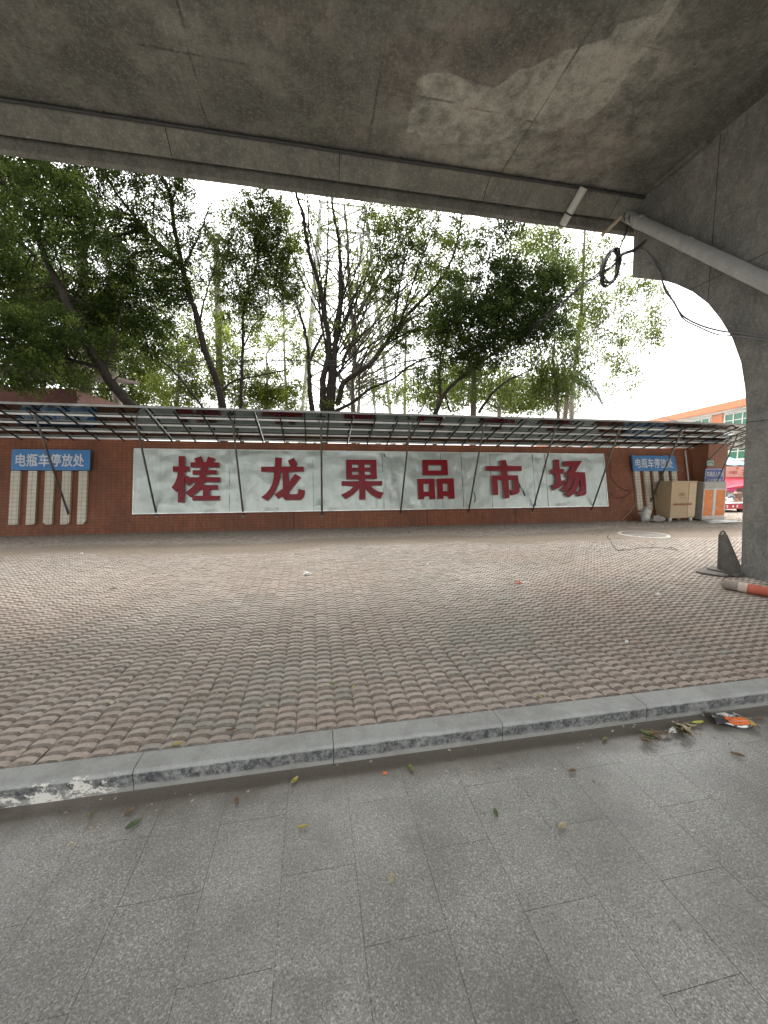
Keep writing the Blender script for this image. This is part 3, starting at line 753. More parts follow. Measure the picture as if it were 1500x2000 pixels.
# characters traced as outlines: (origin x, origin y, [loops in 1/13.636 px])
CH = {
 '1': (330, 885, [[(255,80),(415,80),(415,350),(535,350),(535,482),(412,482),(406,600),(400,900),(395,1310),(230,1310),(245,940),(185,1030),(65,910),(120,840),(170,755),(210,650),(235,500),(100,490),(100,350),(255,350)]],
        [[(670,140),(850,85),(900,210),(920,235),(985,235),(1040,90),(1230,140),(1165,245),(1335,245),(1335,370),(1045,370),(1030,450),(1270,450),(1270,560),(995,560),(970,635),(1350,640),(1350,765),(930,765),(885,848),(1285,850),(1285,970),(1080,970),(1075,1135),(1345,1135),(1345,1250),(620,1260),(620,1135),(900,1135),(895,975),(800,975),(700,1060),(560,1170),(430,1050),(560,950),(650,865),(720,775),(620,770),(560,830),(505,865),(414,740),(414,625),(490,600),(560,680),(570,640),(800,640),(815,570),(625,565),(625,455),(835,450),(850,385),(575,370),(575,245),(715,240)]]),
 '2': (500, 885, [[(510,105),(690,130),(675,355),(920,355),(850,200),(1005,120),(1110,295),(1025,355),(1270,360),(1275,485),(865,495),(880,780),(1035,545),(1195,640),(1050,830),(890,1020),(890,1090),(1090,1090),(1115,1050),(1130,950),(1300,990),(1300,1080),(1270,1170),(1200,1240),(780,1245),(740,1210),(700,1150),(580,1215),(492,1097),(712,945),(705,510),(660,510),(640,650),(590,850),(530,990),(468,1085),(380,1190),(290,1270),(140,1170),(250,1090),(350,970),(430,820),(470,650),(480,495),(135,490),(135,360),(495,360)]]),
 '3': (655, 885, [[(285,175),(1090,175),(1110,680),(795,680),(790,745),(1250,745),(1250,855),(930,860),(1000,930),(1080,990),(1190,1030),(1290,1045),(1210,1215),(1080,1170),(960,1100),(870,1010),(802,935),(807,1235),(650,1235),(640,930),(560,1030),(450,1120),(280,1220),(160,1100),(280,1050),(400,970),(490,880),(170,860),(165,745),(630,745),(635,690),(295,690)],
        [(445,290),(625,290),(625,385),(445,385)],[(775,290),(940,290),(940,385),(775,385)],[(445,480),(625,480),(625,575),(445,575)],[(785,480),(950,480),(950,575),(785,575)]]),
 '4': (800, 885, [[(345,175),(1005,175),(1025,580),(355,580)],[(500,310),(855,310),(855,465),(500,465)]],
        [[(215,685),(665,680),(690,1220),(545,1220),(535,1145),(395,1150),(395,1220),(240,1225)],[(370,810),(520,810),(525,1025),(380,1025)]],
        [[(735,680),(1175,670),(1205,1210),(1050,1210),(1040,1135),(905,1135),(900,1210),(760,1215)],[(885,805),(1020,805),(1030,1015),(895,1015)]]),
 '5': (935, 885, [[(570,195),(720,175),(765,335),(1145,345),(1150,465),(762,470),(772,590),(1050,590),(1095,1000),(1075,1050),(1040,1085),(980,1105),(888,1115),(845,985),(940,962),(925,700),(797,705),(825,1195),(685,1205),(640,710),(505,710),(525,1105),(385,1105),(350,595),(628,590),(620,465),(210,460),(205,345),(612,338)]]),
 '6': (1060, 885, [[(310,170),(435,170),(460,415),(570,425),(575,540),(470,550),(495,750),(590,710),(600,830),(310,990),(255,860),(355,800),(345,555),(235,550),(225,430),(328,420)]],
        [[(565,215),(1050,205),(870,500),(1130,510),(1165,900),(1165,1070),(1135,1110),(1090,1130),(970,1150),(905,1015),(1010,995),(1030,950),(1000,650),(985,645),(970,850),(900,1000),(830,1090),(720,1170),(600,1080),(720,990),(800,880),(840,750),(845,640),(830,640),(815,760),(760,900),(690,975),(600,1040),(490,960),(600,880),(660,780),(690,640),(645,630),(625,520),(700,480),(780,350),(570,340)]]),
}
g = N('red_face', 0.28, spec=0.25)
c = g.mix(g.noise(3, 4), (0.20, 0.006, 0.012), (0.26, 0.010, 0.016))
c = g.mix(g.ramp(g.noise(6, 5, 0.7), (0.62, 0), (0.72, 0.25)), c, (0.38, 0.12, 0.11))
g.col(c); g.rough(g.math('ADD', g.math('MULTIPLY', g.noise(8, 4), 0.3), 0.18)); M_RED = g.m
M_EDGE = simple('letter_edge', (0.34, 0.20, 0.17), 0.4, metal=0.5, var=0.35, scale=5)
for key, val in CH.items():
    ox_, oy_ = val[0], val[1]
    mb = MB()
    for gi, loops in enumerate(val[2:]):
        L3 = [[atW(ox_ + x / 13.636, oy_ + y / 13.636, 0.175) for x, y in lp] for lp in loops]
        mb.prism(L3, WN * -0.085, 0, 1)
    obj('red_character', mb, [M_RED, M_EDGE], sign, recalc=False)

# ================================================================== BLUE SIGNS
M_BLUE = simple('blue_sheet', (0.045, 0.20, 0.46), 0.4, var=0.15, scale=3)
M_BLUE2 = simple('dark_blue_sheet', (0.09, 0.12, 0.33), 0.4, var=0.12)
M_WHITE = simple('white_paint', (0.72, 0.73, 0.74), 0.5, var=0.1)
M_LETW = simple('lettering_white', (0.62, 0.66, 0.70), 0.5, var=0.15)
def blue_sign(x0, x1, z0, z1, label, jag):
    t = thing('blue_sign', label, 'sign', WP((x0 + x1) / 2, z0, 0.05), None)
    mb = MB(); loop = [(x0, z0), (x1 + jag, z0)]
    if jag:
        n = 9
        loop.append((x1 - .02, z1))
        for k in range(n - 1, 0, -1): loop.append((x0 + (x1 - x0) * k / n + random.uniform(-.03, .03), z1 - random.choice((0.0, .02, .03))))
    else: loop.append((x1, z1))
    loop.append((x0, z1))
    mb.prism([[WP(x, z, 0.125) for x, z in loop]], WN * -0.045)
    obj('board', mb, M_BLUE, t)
    up = Vector((0, TL, 1)).normalized()
    wx = (x1 - x0)
    lettering('lettering', '电瓶车停放处', WP((x0 + x1) / 2 - 0.01 * wx, (z0 + z1) / 2 - 0.01, 0.126), (1, 0, 0), up, wx * 0.865, 0.33, M_LETW, t, bold=0.022, depth=0.006, spacing=1.05)
    return t
p = [atW(23, 880, .1), atW(177, 880, .1), atW(22, 920, .1), atW(175, 919, .1)]
blue_sign(-7.59, -5.792, 1.655, 2.19, 'clean blue sign with white lettering on the wall left of the big sign board', 0)
blue_sign(10.835, 12.57, 1.672, 2.222, 'tilted blue sign with ragged top edge above the cardboard box', 0.06)
# post signs
YP = 11.10
def quad_sign(name, label, x0, y0, x1, y1, mat, lines, lmat, r=0.04, th=0.02):
    a, b = atY(x0, y0, YP - th), atY(x1, y1, YP - th)
    t = thing(name, label, 'sign', ((a.x + b.x) / 2, YP - th, b.z))
    def rr(a, b, ins, yy):
        X0, X1, Z0, Z1 = a.x + ins, b.x - ins, b.z + ins, a.z - ins; L = []
        for cx, cz, a0 in ((X1 - r, Z0 + r, -90), (X1 - r, Z1 - r, 0), (X0 + r, Z1 - r, 90), (X0 + r, Z0 + r, 180)):
            for k in range(4):
                an = radians(a0 + k * 30); L.append((cx + r * cos(an), yy, cz + r * sin(an)))
        return L
    mb = MB(); mb.prism([rr(a, b, 0, YP - th)], (0, th - 0.003, 0)); obj('board', mb, mat, t)
    mb = MB(); mb.prism([rr(a, b, 0.015, YP - th - .002), rr(a, b, 0.028, YP - th - .002)][::1], (0, 0.0015, 0)); obj('border', mb, lmat, t)
    for body, fx0, fx1, fz0, fz1, bold in lines:
        w, h = b.x - a.x, a.z - b.z
        lettering('lettering', body, (a.x + w * (fx0 + fx1) / 2, YP - th, b.z + h * (fz0 + fz1) / 2), (1, 0, 0), (0, 0, 1), w * (fx1 - fx0), h * (fz1 - fz0), lmat, t, bold=bold, depth=0.004)
    return t
M_GREENS = simple('green_plate', (0.05, 0.22, 0.11), 0.35, var=0.1)
quad_sign('number_plate', 'small green house number plate high on the gate post', 1381, 899, 1394, 910, M_GREENS, [('槎龙路', .14, .86, .68, .90, .01), ('760', .14, .68, .12, .55, .02), ('号', .72, .88, .12, .36, .0)], M_WHITE, r=0.02)
quad_sign('traffic_notice', 'indigo notice with white lettering on the gate post behind the plastic wrapped cabinet', 1378, 915, 1411, 962, M_BLUE2, [('车辆进入市场', .08, .93, .66, .88, .012), ('请减速慢行', .13, .84, .36, .58, .012)], M_WHITE)

# ================================================================== CANOPY
g = N('canopy_panel', 0.1, metal=0.95, spec=0.5)
c = g.mix(g.noise(1.2, 4), (0.16, 0.185, 0.175), (0.22, 0.245, 0.235))
g.col(c); g.rough(g.math('ADD', g.math('MULTIPLY', g.noise(2.5, 4), 0.05), 0.06)); g.bump(g.noise(2.2, 3), 0.12, 0.02); M_CAN = g.m
M_RAIL = simple('rail_steel', (0.82, 0.82, 0.79), 0.35, metal=0.0, var=0.2, scale=3)
M_BARD = simple('bar_steel', (0.035, 0.035, 0.035), 0.45, metal=0.4)
g = N('brace_steel', 0.3, metal=0.8); g.col(g.mix(g.noise(5, 4), (0.10, 0.095, 0.09), (0.22, 0.21, 0.20))); M_BRACE = g.m
CY0, CY1, CZ0, CT = 9.98, 11.74, 3.125, 0.335
CXa, CXb = -16.0, 15.6
cz = lambda y: CZ0 - CT * (y - CY0)
can = thing('canopy', 'long sloping glossy metal canopy propped over the wall by slanting rods', 'canopy', (0, 11.7, 0.35))
mb = MB()
xe = np.arange(CXa, CXb, 2.44).tolist() + [CXb]
for a, b in zip(xe[:-1], xe[1:]):
    dz = random.uniform(-.003, .003)
    mb.hexa([(a + .003, CY0, cz(CY0) + dz), (b - .003, CY0, cz(CY0) + dz), (b - .003, CY1, cz(CY1) + dz), (a + .003, CY1, cz(CY1) + dz),
             (a + .003, CY0, cz(CY0) + .012 + dz), (b - .003, CY0, cz(CY0) + .012 + dz), (b - .003, CY1, cz(CY1) + .012 + dz), (a + .003, CY1, cz(CY1) + .012 + dz)])
obj('roof_sheet', mb, M_CAN, can)
for i, yy in enumerate((10.40, 10.82, 11.24, 11.66)):
    mb = MB()
    for a, b in zip(xe[:-1], xe[1:]):
        s1, s2 = random.uniform(-.004, .004), random.uniform(-.004, .004)
        mb.hexa([(a, yy - .02, cz(yy) - .048 + s1), (b, yy - .02, cz(yy) - .048 + s2), (b, yy + .02, cz(yy) - .048 + s2), (a, yy + .02, cz(yy) - .048 + s1),
                 (a, yy - .02, cz(yy) - .006 + s1), (b, yy - .02, cz(yy) - .006 + s2), (b, yy + .02, cz(yy) - .02 + s2), (a, yy + .02, cz(yy) - .02 + s1)])
    obj('purlin', mb, M_RAIL, can)
x = CXa + 0.1
while x < CXb:
    mb = MB()
    mb.bar((x, CY0 + .02, cz(CY0 + .02) - .075), (x, CY1 - .02, cz(CY1 - .02) - .075), 0.03, 0.03)
    obj('rafter', mb, M_BARD, can); x += 0.605
mb = MB(); mb.box(CXa, CXb, CY0 - .035, CY0 - .002, cz(CY0) - .024, cz(CY0) + .024)
obj('front_trim', mb, simple('trim_steel', (0.30, 0.295, 0.28), 0.45, metal=.2, var=.3, scale=2), can)
RX = [-8.45, -6.28, -4.19, -1.94, 0.257, 2.61, 4.807, 7.012, 9.172, 11.45]
for i, x in enumerate(RX):
    mb = MB(); b = WP(x, (0.43, 0.43, 0.44, 0.40, 0.37, .356, .38, .374, .371, .54)[i], 0.0); tp = Vector((x + random.uniform(-.03, .03), 10.36, cz(10.36) - 0.09))
    mb.tube([b, tp], 0.025, 10)
    mb.obox(b + WN * .004, (0.03, 0, 0), WN * .003, Vector((0, TL, 1)).normalized() * .03)
    if i > 0: mb.tube([tp - Vector((0, -.02, .06)), tp + Vector((-.11, -.12, .12))], 0.012, 6); mb.tube([tp - Vector((0, -.02, .06)), tp + Vector((.11, -.12, .12))], 0.012, 6)
    obj('brace', mb, M_BRACE, can)
mb = MB(); mb.tube([Vector((13.62, YP + .002, 0.72)), Vector((13.62, 10.36, cz(10.36) - .09))], 0.021, 10); obj('brace', mb, M_BRACE, can)
mb = MB(); mb.tube([Vector((13.42, YP + .002, 2.05)), Vector((13.62, 10.5, cz(10.5) - .09))], 0.021, 10); obj('brace', mb, M_BRACE, can)
# wire hanging from the canopy to the ground
mb = MB()
p0 = Vector((9.05, 10.3, 2.95)); p1 = atZ(1191, 1035, 0.25)
L = [p0, p0 + Vector((-.02, -.15, -.6)), Vector((9.0, 9.6, 1.5)), Vector((8.9, 9.3, .75)), atZ(1191, 1040, 0.2), atZ(1193, 1056, 0.03), atZ(1204, 1073, 0.02), atZ(1225, 1074, 0.012), atZ(1252, 1070, 0.02), atZ(1290, 1070, .012), atZ(1322, 1074, .012), atZ(1310, 1069, .02), atZ(1298, 1072, .012)]
mb.tube(smooth_path(L), 0.006, 5)
tag(obj('hanging_wire', mb, M_CAB), 'thin dark wire hanging from the canopy and trailing over the paving', 'wire')
mb = MB()
L = [WP(9.95, 2.42, .05), WP(10.02, 2.0, .06), WP(10.0, 1.5, .05), WP(10.35, 1.1, .05), WP(10.72, 0.98, .05), WP(10.45, .8, .05), WP(10.1, .78, .05), WP(9.85, .93, .1)]
mb.tube(smooth_path(L), 0.008, 5)
tag(obj('looped_wire', mb, M_CAB), 'loose dark wire looping on the wall right of the big sign', 'wire')

# ================================================================== THINGS ON THE FORECOURT
# ---- cardboard box on white feet
g = N('cardboard', 0.85, spec=0.2)
c = g.mix(g.noise(3, 4), (0.47, 0.36, 0.225), (0.56, 0.44, 0.29))
c = g.mix(g.ramp(g.noise(30, 4, 0.6, g.co((6, 6, 0.4))), (0.45, 0), (0.7, 0.3)), c, (0.40, 0.30, 0.185))
g.col(c); g.bump(g.noise(30, 3, 0.5, g.co((8, 8, 0.3))), 0.2, 0.004); M_CARD = g.m
M_CARDL = simple('cardboard_flap', (0.60, 0.47, 0.31), 0.85, var=0.1)
M_INK = simple('red_ink', (0.36, 0.11, 0.06), 0.85, var=0.2, scale=30)
bl, br = atZ(1311, 1020, 0.0), atZ(1352, 1018, 0.0)
yb = (bl.y + br.y) / 2
bx0, bx1 = bl.x, br.x
ztop = atY(1334, 941, yb).z
box = thing('cardboard_box', 'tall tan cardboard box on short white feet below the tilted blue sign', 'box', ((bx0 + bx1) / 2, yb + .3, 0))
mb = MB()
dpt = 0.56
mb.hexa([(bx0, yb, .12), (bx1 - .02, yb + .0, .14), (bx1 - .02, yb + dpt, .13), (bx0, yb + dpt, .12), (bx0 - .005, yb + .01, ztop), (bx1 + .015, yb + .005, ztop), (bx1 + .01, yb + dpt, ztop - .01), (bx0, yb + dpt, ztop)])
obj('carton', mb, M_CARD, box)
mb = MB(); mb.box(bx0 + (bx1 - bx0) * .70, bx1 - .0, yb - .008, yb - .001, .17, ztop - .03); obj('side_flap', mb, M_CARDL, box)
mb = MB(); mb.box(bx0 - .015, bx1 + .03, yb - .02, yb + dpt + .015, ztop + .001, ztop + .022); obj('lid', mb, M_CARDL, box)
for fx in (bx0 + .06, bx1 - .09):
    for fy in (yb + .06, yb + dpt - .08):
        mb = MB(); mb.lathe([(0.0, 0), (.035, 0), (.05, .06), (.055, .125), (0, .125)], (fx, fy, 0), 10); obj('foot', mb, M_WHITE, box)
W_ = bx1 - bx0
lettering('lettering', '电动车智能 充电柜', (bx0 + W_ * .47, yb - .009, .12 + (ztop - .12) * .385), (1, 0, 0), (0, 0, 1), W_ * .76, .062, M_INK, box, bold=.02, depth=.002)
lettering('lettering', '云充换电', (bx0 + W_ * .44, yb - .009, .12 + (ztop - .12) * .565), (1, 0, 0), (0, 0, 1), W_ * .22, .035, M_INK, box, depth=.002)
mb = MB(); cx, czz = bx0 + W_ * .43, .12 + (ztop - .12) * .63
cl = [(-.10, 0), (-.11, .03), (-.085, .055), (-.05, .05), (-.03, .085), (.01, .095), (.04, .07), (.08, .06), (.105, .03), (.09, 0)]
mb.tube([(cx + a, yb - .006, czz + b) for a, b in cl + cl[:1]], .005, 4, caps=False)
mb.tube([(cx - .03, yb - .006, czz + .005), (cx, yb - .006, czz + .06), (cx + .035, yb - .006, czz + .005)], .007, 4)
obj('printed_emblem', mb, M_INK, box)

# ---- cabinet with orange doors in plastic wrap
M_CABG2 = simple('cabinet_grey', (0.40, 0.385, 0.34), 0.35, var=0.12, scale=4, bump=0.1, bscale=6)
M_ORANGE = simple('door_orange', (0.75, 0.20, 0.02), 0.35, var=0.15, scale=3)
M_ALU = simple('aluminium', (0.60, 0.58, 0.54), 0.4, metal=0.3, var=0.1)
g = N('plastic_wrap', 0.12); g.col((0.85, 0.85, 0.82)); g.b.inputs['Transmission Weight'].default_value = 0.0
g.b.inputs['Alpha'].default_value = 0.22
g.lk(g.ramp(g.noise(3.2, 5, 0.7, g.co((1, 1, 2.4))), (0.45, 0.02), (0.60, 0.10), (0.70, 0.5)), g.b.inputs['Alpha'])
g.bump(g.noise(5, 5, 0.6), 0.8, 0.04); M_WRAP = g.m
cl_, cr_ = atZ(1374, 1018, 0), atZ(1410, 1016, 0)
yc = (cl_.y + cr_.y) / 2; c0, c1 = cl_.x, cr_.x
zc = atY(1394, 941, yc).z
cab = thing('display_cabinet', 'grey cabinet with orange doors wrapped in clear plastic beside the cardboard box', 'cabinet', ((c0 + c1) / 2, yc + .3, 0))
mb = MB(); mb.box(c0, c1, yc + .02, yc + .62, .05, zc); obj('cabinet_body', mb, M_CABG2, cab)
cw, ch = c1 - c0, zc
mb = MB(); mb.box(c0, c1, yc + .0, yc + .018, .04, .17); mb.box(c0, c1, yc + .002, yc + .017, ch * .80, ch * .825); mb.box(c0, c0 + .03, yc + .001, yc + .018, .172, ch * .798)
mb.box(c1 - .035, c1, yc + .001, yc + .018, .172, ch * .798); mb.box(c0 + cw * .44, c0 + cw * .56, yc + .001, yc + .018, .172, ch * .798); obj('door_frame', mb, M_ALU, cab)
for a, b, hx in ((c0 + .035, c0 + cw * .43, c0 + cw * .40), (c0 + cw * .57, c1 - .04, c0 + cw * .60)):
    mb = MB(); mb.box(a, b, yc + .006, yc + .018, .175, ch * .795); dr = obj('door', mb, M_ORANGE, cab)
    mb = MB(); mb.box(hx - .018, hx + .018, yc - .012, yc + .005, .40, .425); obj('handle', mb, M_ALU, dr)
mb = MB(); mb.box(c0 + .03, c1 - .03, yc + .004, yc + .018, ch * .83, ch * .985); obj('drawer_front', mb, M_CABG2, cab)
# wrap: loose sheet just outside the cabinet, crinkled
V, FQ = [], []
per = [(c0 - .03, yc + .66), (c0 - .03, yc - .03), (c1 + .03, yc - .03), (c1 + .03, yc + .66)]
pts2 = []
for (xa, ya_), (xb, yb_) in zip(per[:-1], per[1:]):
    for k in range(14): pts2.append((xa + (xb - xa) * k / 14, ya_ + (yb_ - ya_) * k / 14))
pts2.append(per[-1])
NZ = 18
for j in range(NZ):
    for (x, y) in pts2:
        z = .04 + (zc + .02 - .04) * j / (NZ - 1)
        w = 0.022 * mnoise.noise(Vector((x * 4, y * 4, z * 3)))
        V.append((x + w, y + 0.02 * mnoise.noise(Vector((x * 4 + 9, y * 4, z * 3))), z))
n = len(pts2)
for j in range(NZ - 1):
    for i in range(n - 1): FQ.append((j * n + i, j * n + i + 1, (j + 1) * n + i + 1, (j + 1) * n + i))
np_mesh('plastic_wrap', np.array(V), np.array(FQ), M_WRAP, cab, smooth=True)

# ---- white sacks between the box and the wall
def blob(mb, c, r, seed, nz=10, nn=16, wob=0.25, smooth=True):
    vs, fs = [], []
    for i in range(nz + 1):
        th = pi * i / nz
        for k in range(nn):
            a = 2 * pi * k / nn
            d = Vector((sin(th) * cos(a), sin(th) * sin(a), cos(th)))
            w = 1 + wob * mnoise.noise(d * 1.7 + Vector((seed, 0, 0))) + wob * .5 * mnoise.noise(d * 4.1 + Vector((0, seed, 0)))
            vs.append(Vector(c) + Vector((d.x * r[0], d.y * r[1], d.z * r[2])) * w)
    for i in range(nz):
        for k in range(nn):
            k2 = (k + 1) % nn; fs.append((i * nn + k, i * nn + k2, (i + 1) * nn + k2, (i + 1) * nn + k))
    mb.add(vs, fs, smooth)
M_SACK = simple('sack_white', (0.50, 0.49, 0.46), 0.6, var=0.25, scale=8, bump=0.5, bscale=18)
s0 = atZ(1272, 1021, 0)
mb = MB(); blob(mb, (s0.x, s0.y + .25, .22), (.19, .15, .24), 3.3, wob=.5)
tag(obj('white_sack', mb, M_SACK), 'crumpled white sack slumped against the wall left of the cardboard box', 'sack')
mb = MB(); blob(mb, (s0.x + .34, s0.y + .12, .09), (.22, .16, .12), 8.1, wob=.6)
tag(obj('crumpled_bag', mb, simple('bag_grey', (0.36, 0.34, 0.31), 0.6, bump=0.5, bscale=18)), 'flat grey crumpled bag beside the foot of the cardboard box', 'bag')
mb = MB()
w0, w1 = atZ(1372, 1020, 0.02), atZ(1448, 1012, 0.02)
blob(mb, (w0.lerp(w1, .25).x, w0.y - .05, .03), (.65, .22, .05), 1.2, wob=.6); 
tag(obj('plastic_sheet', mb, simple('sheet_white', (0.7, 0.7, 0.68), 0.4, bump=0.5, bscale=14)), 'white plastic sheet lying at the foot of the cabinet', 'plastic sheet')

# ---- manhole with pale ring
mc = atZ(1256, 1044, 0.0); rr = (atZ(1306, 1046, 0) - atZ(1208, 1043, 0)).length / 2
mh = thing('manhole', 'round manhole cover with a whitish cement ring in the paving', 'manhole', (mc.x, mc.y, 0))
mb = MB(); mb.lathe([(rr * .86, -.01), (rr * .86, .008), (rr * .99, .010), (rr * 1.02, -.01)], (mc.x, mc.y, .004), 40); obj('cement_ring', mb, simple('cement', (0.40, 0.38, 0.34), 0.9, var=.2), mh)
mb = MB(); mb.lathe([(0, .006), (rr * .3, .007), (rr * .84, .006), (rr * .85, -.01)], (mc.x, mc.y, .004), 40); obj('cover', mb, simple('iron', (0.20, 0.18, 0.155), 0.7, bump=.5, bscale=60), mh)

# ---- traffic cone, faded dark, leaning on its base
M_CONE = simple('cone_faded', (0.115, 0.105, 0.092), 0.8, var=0.3, scale=7, bump=.2, bscale=30)
cb = atZ(1424, 1119, 0.0)
ct = atY(1411, 1041, cb.y - .02)
cone = thing('traffic_cone', 'dirty dark grey traffic cone leaning beside the pier', 'traffic cone', (cb.x, cb.y, 0))
ax = (ct - (cb + Vector((0, 0, .05)))); Lc = ax.length; ax.normalize()
ux = Vector((1, 0, 0)); ux = (ux - ax * ux.dot(ax)).normalized(); uy = ax.cross(ux)
mb = MB(); prof = [(.155, 0.0), (.15, .02), (.055, .93 * Lc), (.048, .97 * Lc)]
vs, fs = [], []
nn = 24
for r, h in prof:
    for k in range(nn):
        a = 2 * pi * k / nn; vs.append(cb + Vector((0, 0, .05)) + ax * h + ux * r * cos(a) + uy * r * sin(a))
for i in range(len(prof) - 1):
    for k in range(nn):
        k2 = (k + 1) % nn; fs.append((i * nn + k, i * nn + k2, (i + 1) * nn + k2, (i + 1) * nn + k))
mb.add(vs, fs, True); mb.add(vs[-nn:], [tuple(range(nn))])
obj('cone_body', mb, M_CONE, cone)
tp = cb + Vector((0, 0, .05)) + ax * Lc * .965
mb = MB(); mb.tube([tp + ux * .045 * cos(a) + ax * .05 * sin(a) for a in np.linspace(0, pi, 11)], .012, 8); obj('handle', mb, M_CONE, cone)
mb = MB()
def slab_oct(c, r, z0, z1, rot, cut=.75):
    L = []
    for sx_, sy_ in ((1, 1), (-1, 1), (-1, -1), (1, -1)):
        pr_ = [(r * sx_, r * cut * sy_), (r * cut * sx_, r * sy_)]
        if sx_ * sy_ < 0: pr_.reverse()
        L += pr_
    L = [(c.x + x * cos(rot) - y * sin(rot), c.y + x * sin(rot) + y * cos(rot)) for x, y in L]
    return [(x, y, z1) for x, y in L], z1 - z0
lp, h = slab_oct(cb, .225, .012, .055, .15); mb.prism([lp], (0, 0, -h)); obj('cone_base', mb, M_CONE, cone)
fc = atZ(1395, 1121, 0)
mb = MB(); lp, h = slab_oct(Vector((fc.x, fc.y + .02, 0)), .19, .004, .03, .5); mb.prism([lp], (0, 0, -h))
tag(obj('rubber_mat', mb, M_CONE), 'flat black rubber base plate half under the traffic cone', 'rubber plate')

# ---- fallen red and white marker post
pa_, pb_ = atZ(1412, 1140, .065), atZ(1510, 1158, .065)
dd = (pb_ - pa_).normalized(); pb2 = pa_ + dd * 1.05
M_PW = simple('post_white', (0.50, 0.44, 0.36), 0.7, var=.3, scale=9); M_PR = simple('post_red', (0.42, 0.10, 0.055), 0.6, var=.25, scale=9); M_PG = simple('post_dirty', (0.27, 0.235, 0.195), 0.8, var=.3, scale=9)
fp = thing('marker_post', 'fallen red and white banded plastic post lying at the foot of the pier', 'marker post', (pa_.x, pa_.y, 0))
Rm = .066
mb = MB(); mb.tube([pa_ - dd * .02, pa_, pa_ + dd * .03, pa_ + dd * .12, pa_ + dd * .17], [.02, .045, Rm, Rm, Rm], 16); obj('post_end', mb, M_PG, fp)
segs = [(.17, .26, M_PW), (.26, .60, M_PR), (.60, .72, M_PW), (.72, 1.0, M_PR), (1.0, 1.1, M_PW)]
for a, b, m in segs:
    mb = MB(); mb.tube([pa_ + dd * (a + .0), pa_ + dd * b], Rm - .001, 16); obj('band', mb, m, fp)

# ================================================================== LITTER
M_LEAFY = [simple('leaf_olive', (0.15, 0.17, 0.05), 0.6, var=.3, scale=40), simple('leaf_yellow', (0.36, 0.30, 0.08), 0.6, var=.3, scale=40), simple('leaf_brown', (0.14, 0.09, 0.05), 0.7, var=.3, scale=40), simple('leaf_pale', (0.34, 0.29, 0.18), 0.7, var=.3, scale=40), simple('leaf_green', (0.075, 0.105, 0.04), 0.5, var=.3, scale=40)]
def leaf_mb(c, ang, L, w, curl, tilt=0.0):
    mb = MB(); n = 7; vs = []
    for i in range(n):
        t = i / (n - 1); ww = w * (sin(pi * min(1, t * .92 + .06)) ** 0.8) / 2
        z = curl * (t - .5) ** 2 * 4 * L * .25 + .006
        for s_ in (-1, 0, 1):
            x = (t - .5) * L; y = s_ * ww; zz = z + abs(s_) * ww * .55 * (1 if curl >= 0 else .2)
            vs.append(Vector((c[0] + x * cos(ang) - y * sin(ang), c[1] + x * sin(ang) + y * cos(ang), c[2] + zz + tilt * x)))
    fs = []
    for i in range(n - 1):
        for k in range(2): fs.append((i * 3 + k, i * 3 + k + 1, i * 3 + k + 4, i * 3 + k + 3))
    # thin solid
    nv = len(vs); vs2 = vs + [v - Vector((0, 0, .0012)) for v in vs]
    fs2 = fs + [tuple(nv + i for i in reversed(f)) for f in fs]
    mb.add(vs2, fs2, True); return mb
RD = [(576, 1527, 1, .9, .055, 'yellow leaf with a stalk on the slabs below the kerb left of centre'),
      (591, 1618, 1, .2, .045, 'small curled yellow leaf on the granite below the long slab joint'),
      (764, 1718, 3, 1.2, .045, 'pale dry curled leaf alone in the middle of the roadway'),
      (968, 1590, 4, 1.4, .05, 'olive leaf alone on the granite right of centre'),
      (1098, 1617, 3, .4, .06, 'torn tan leaf on a slab joint right of centre'),
      (803, 1503, 0, 1.7, .055, 'green leaf in the kerb dirt right of the orange scrap'),
      (253, 1590, 2, 1.1, .055, 'dark shrivelled leaf near the kerb on the left'),
      (261, 1613, 4, .7, .07, 'long green leaf lying in front of the dark shrivelled leaf'),
      (178, 1592, 0, 1.5, .04, 'small olive leaf near the left end of the kerb'),
      (463, 1565, 2, 1.8, .05, 'brown leaf in the kerb dirt beside the tile joint on the left'),
      (1181, 1446, 0, .5, .05, 'grey green leaf by the kerb right of the twig heap'),
      (1440, 1477, 2, 2.4, .07, 'narrow dark leaf lying below the snack wrapper'),
      (1118, 1508, 2, .1, .05, 'brown leaf scrap beside the tile joint below the kerb'),
      (8, 1577, 2, .3, .06, 'blackish leaf at the foot of the kerb by the left edge'),
      (1483, 1407, 2, 2.8, .06, 'dark curled leaf right of the snack wrapper')]
for i, (x, y, mi, ang, L, lab) in enumerate(RD):
    p = atZ(x, y, -.108)
    tag(obj('fallen_leaf', leaf_mb(p, ang, L, L * random.uniform(.36, .5), random.uniform(.1, .6)), M_LEAFY[mi]), lab, 'leaf', 'fallen leaves on the roadway')
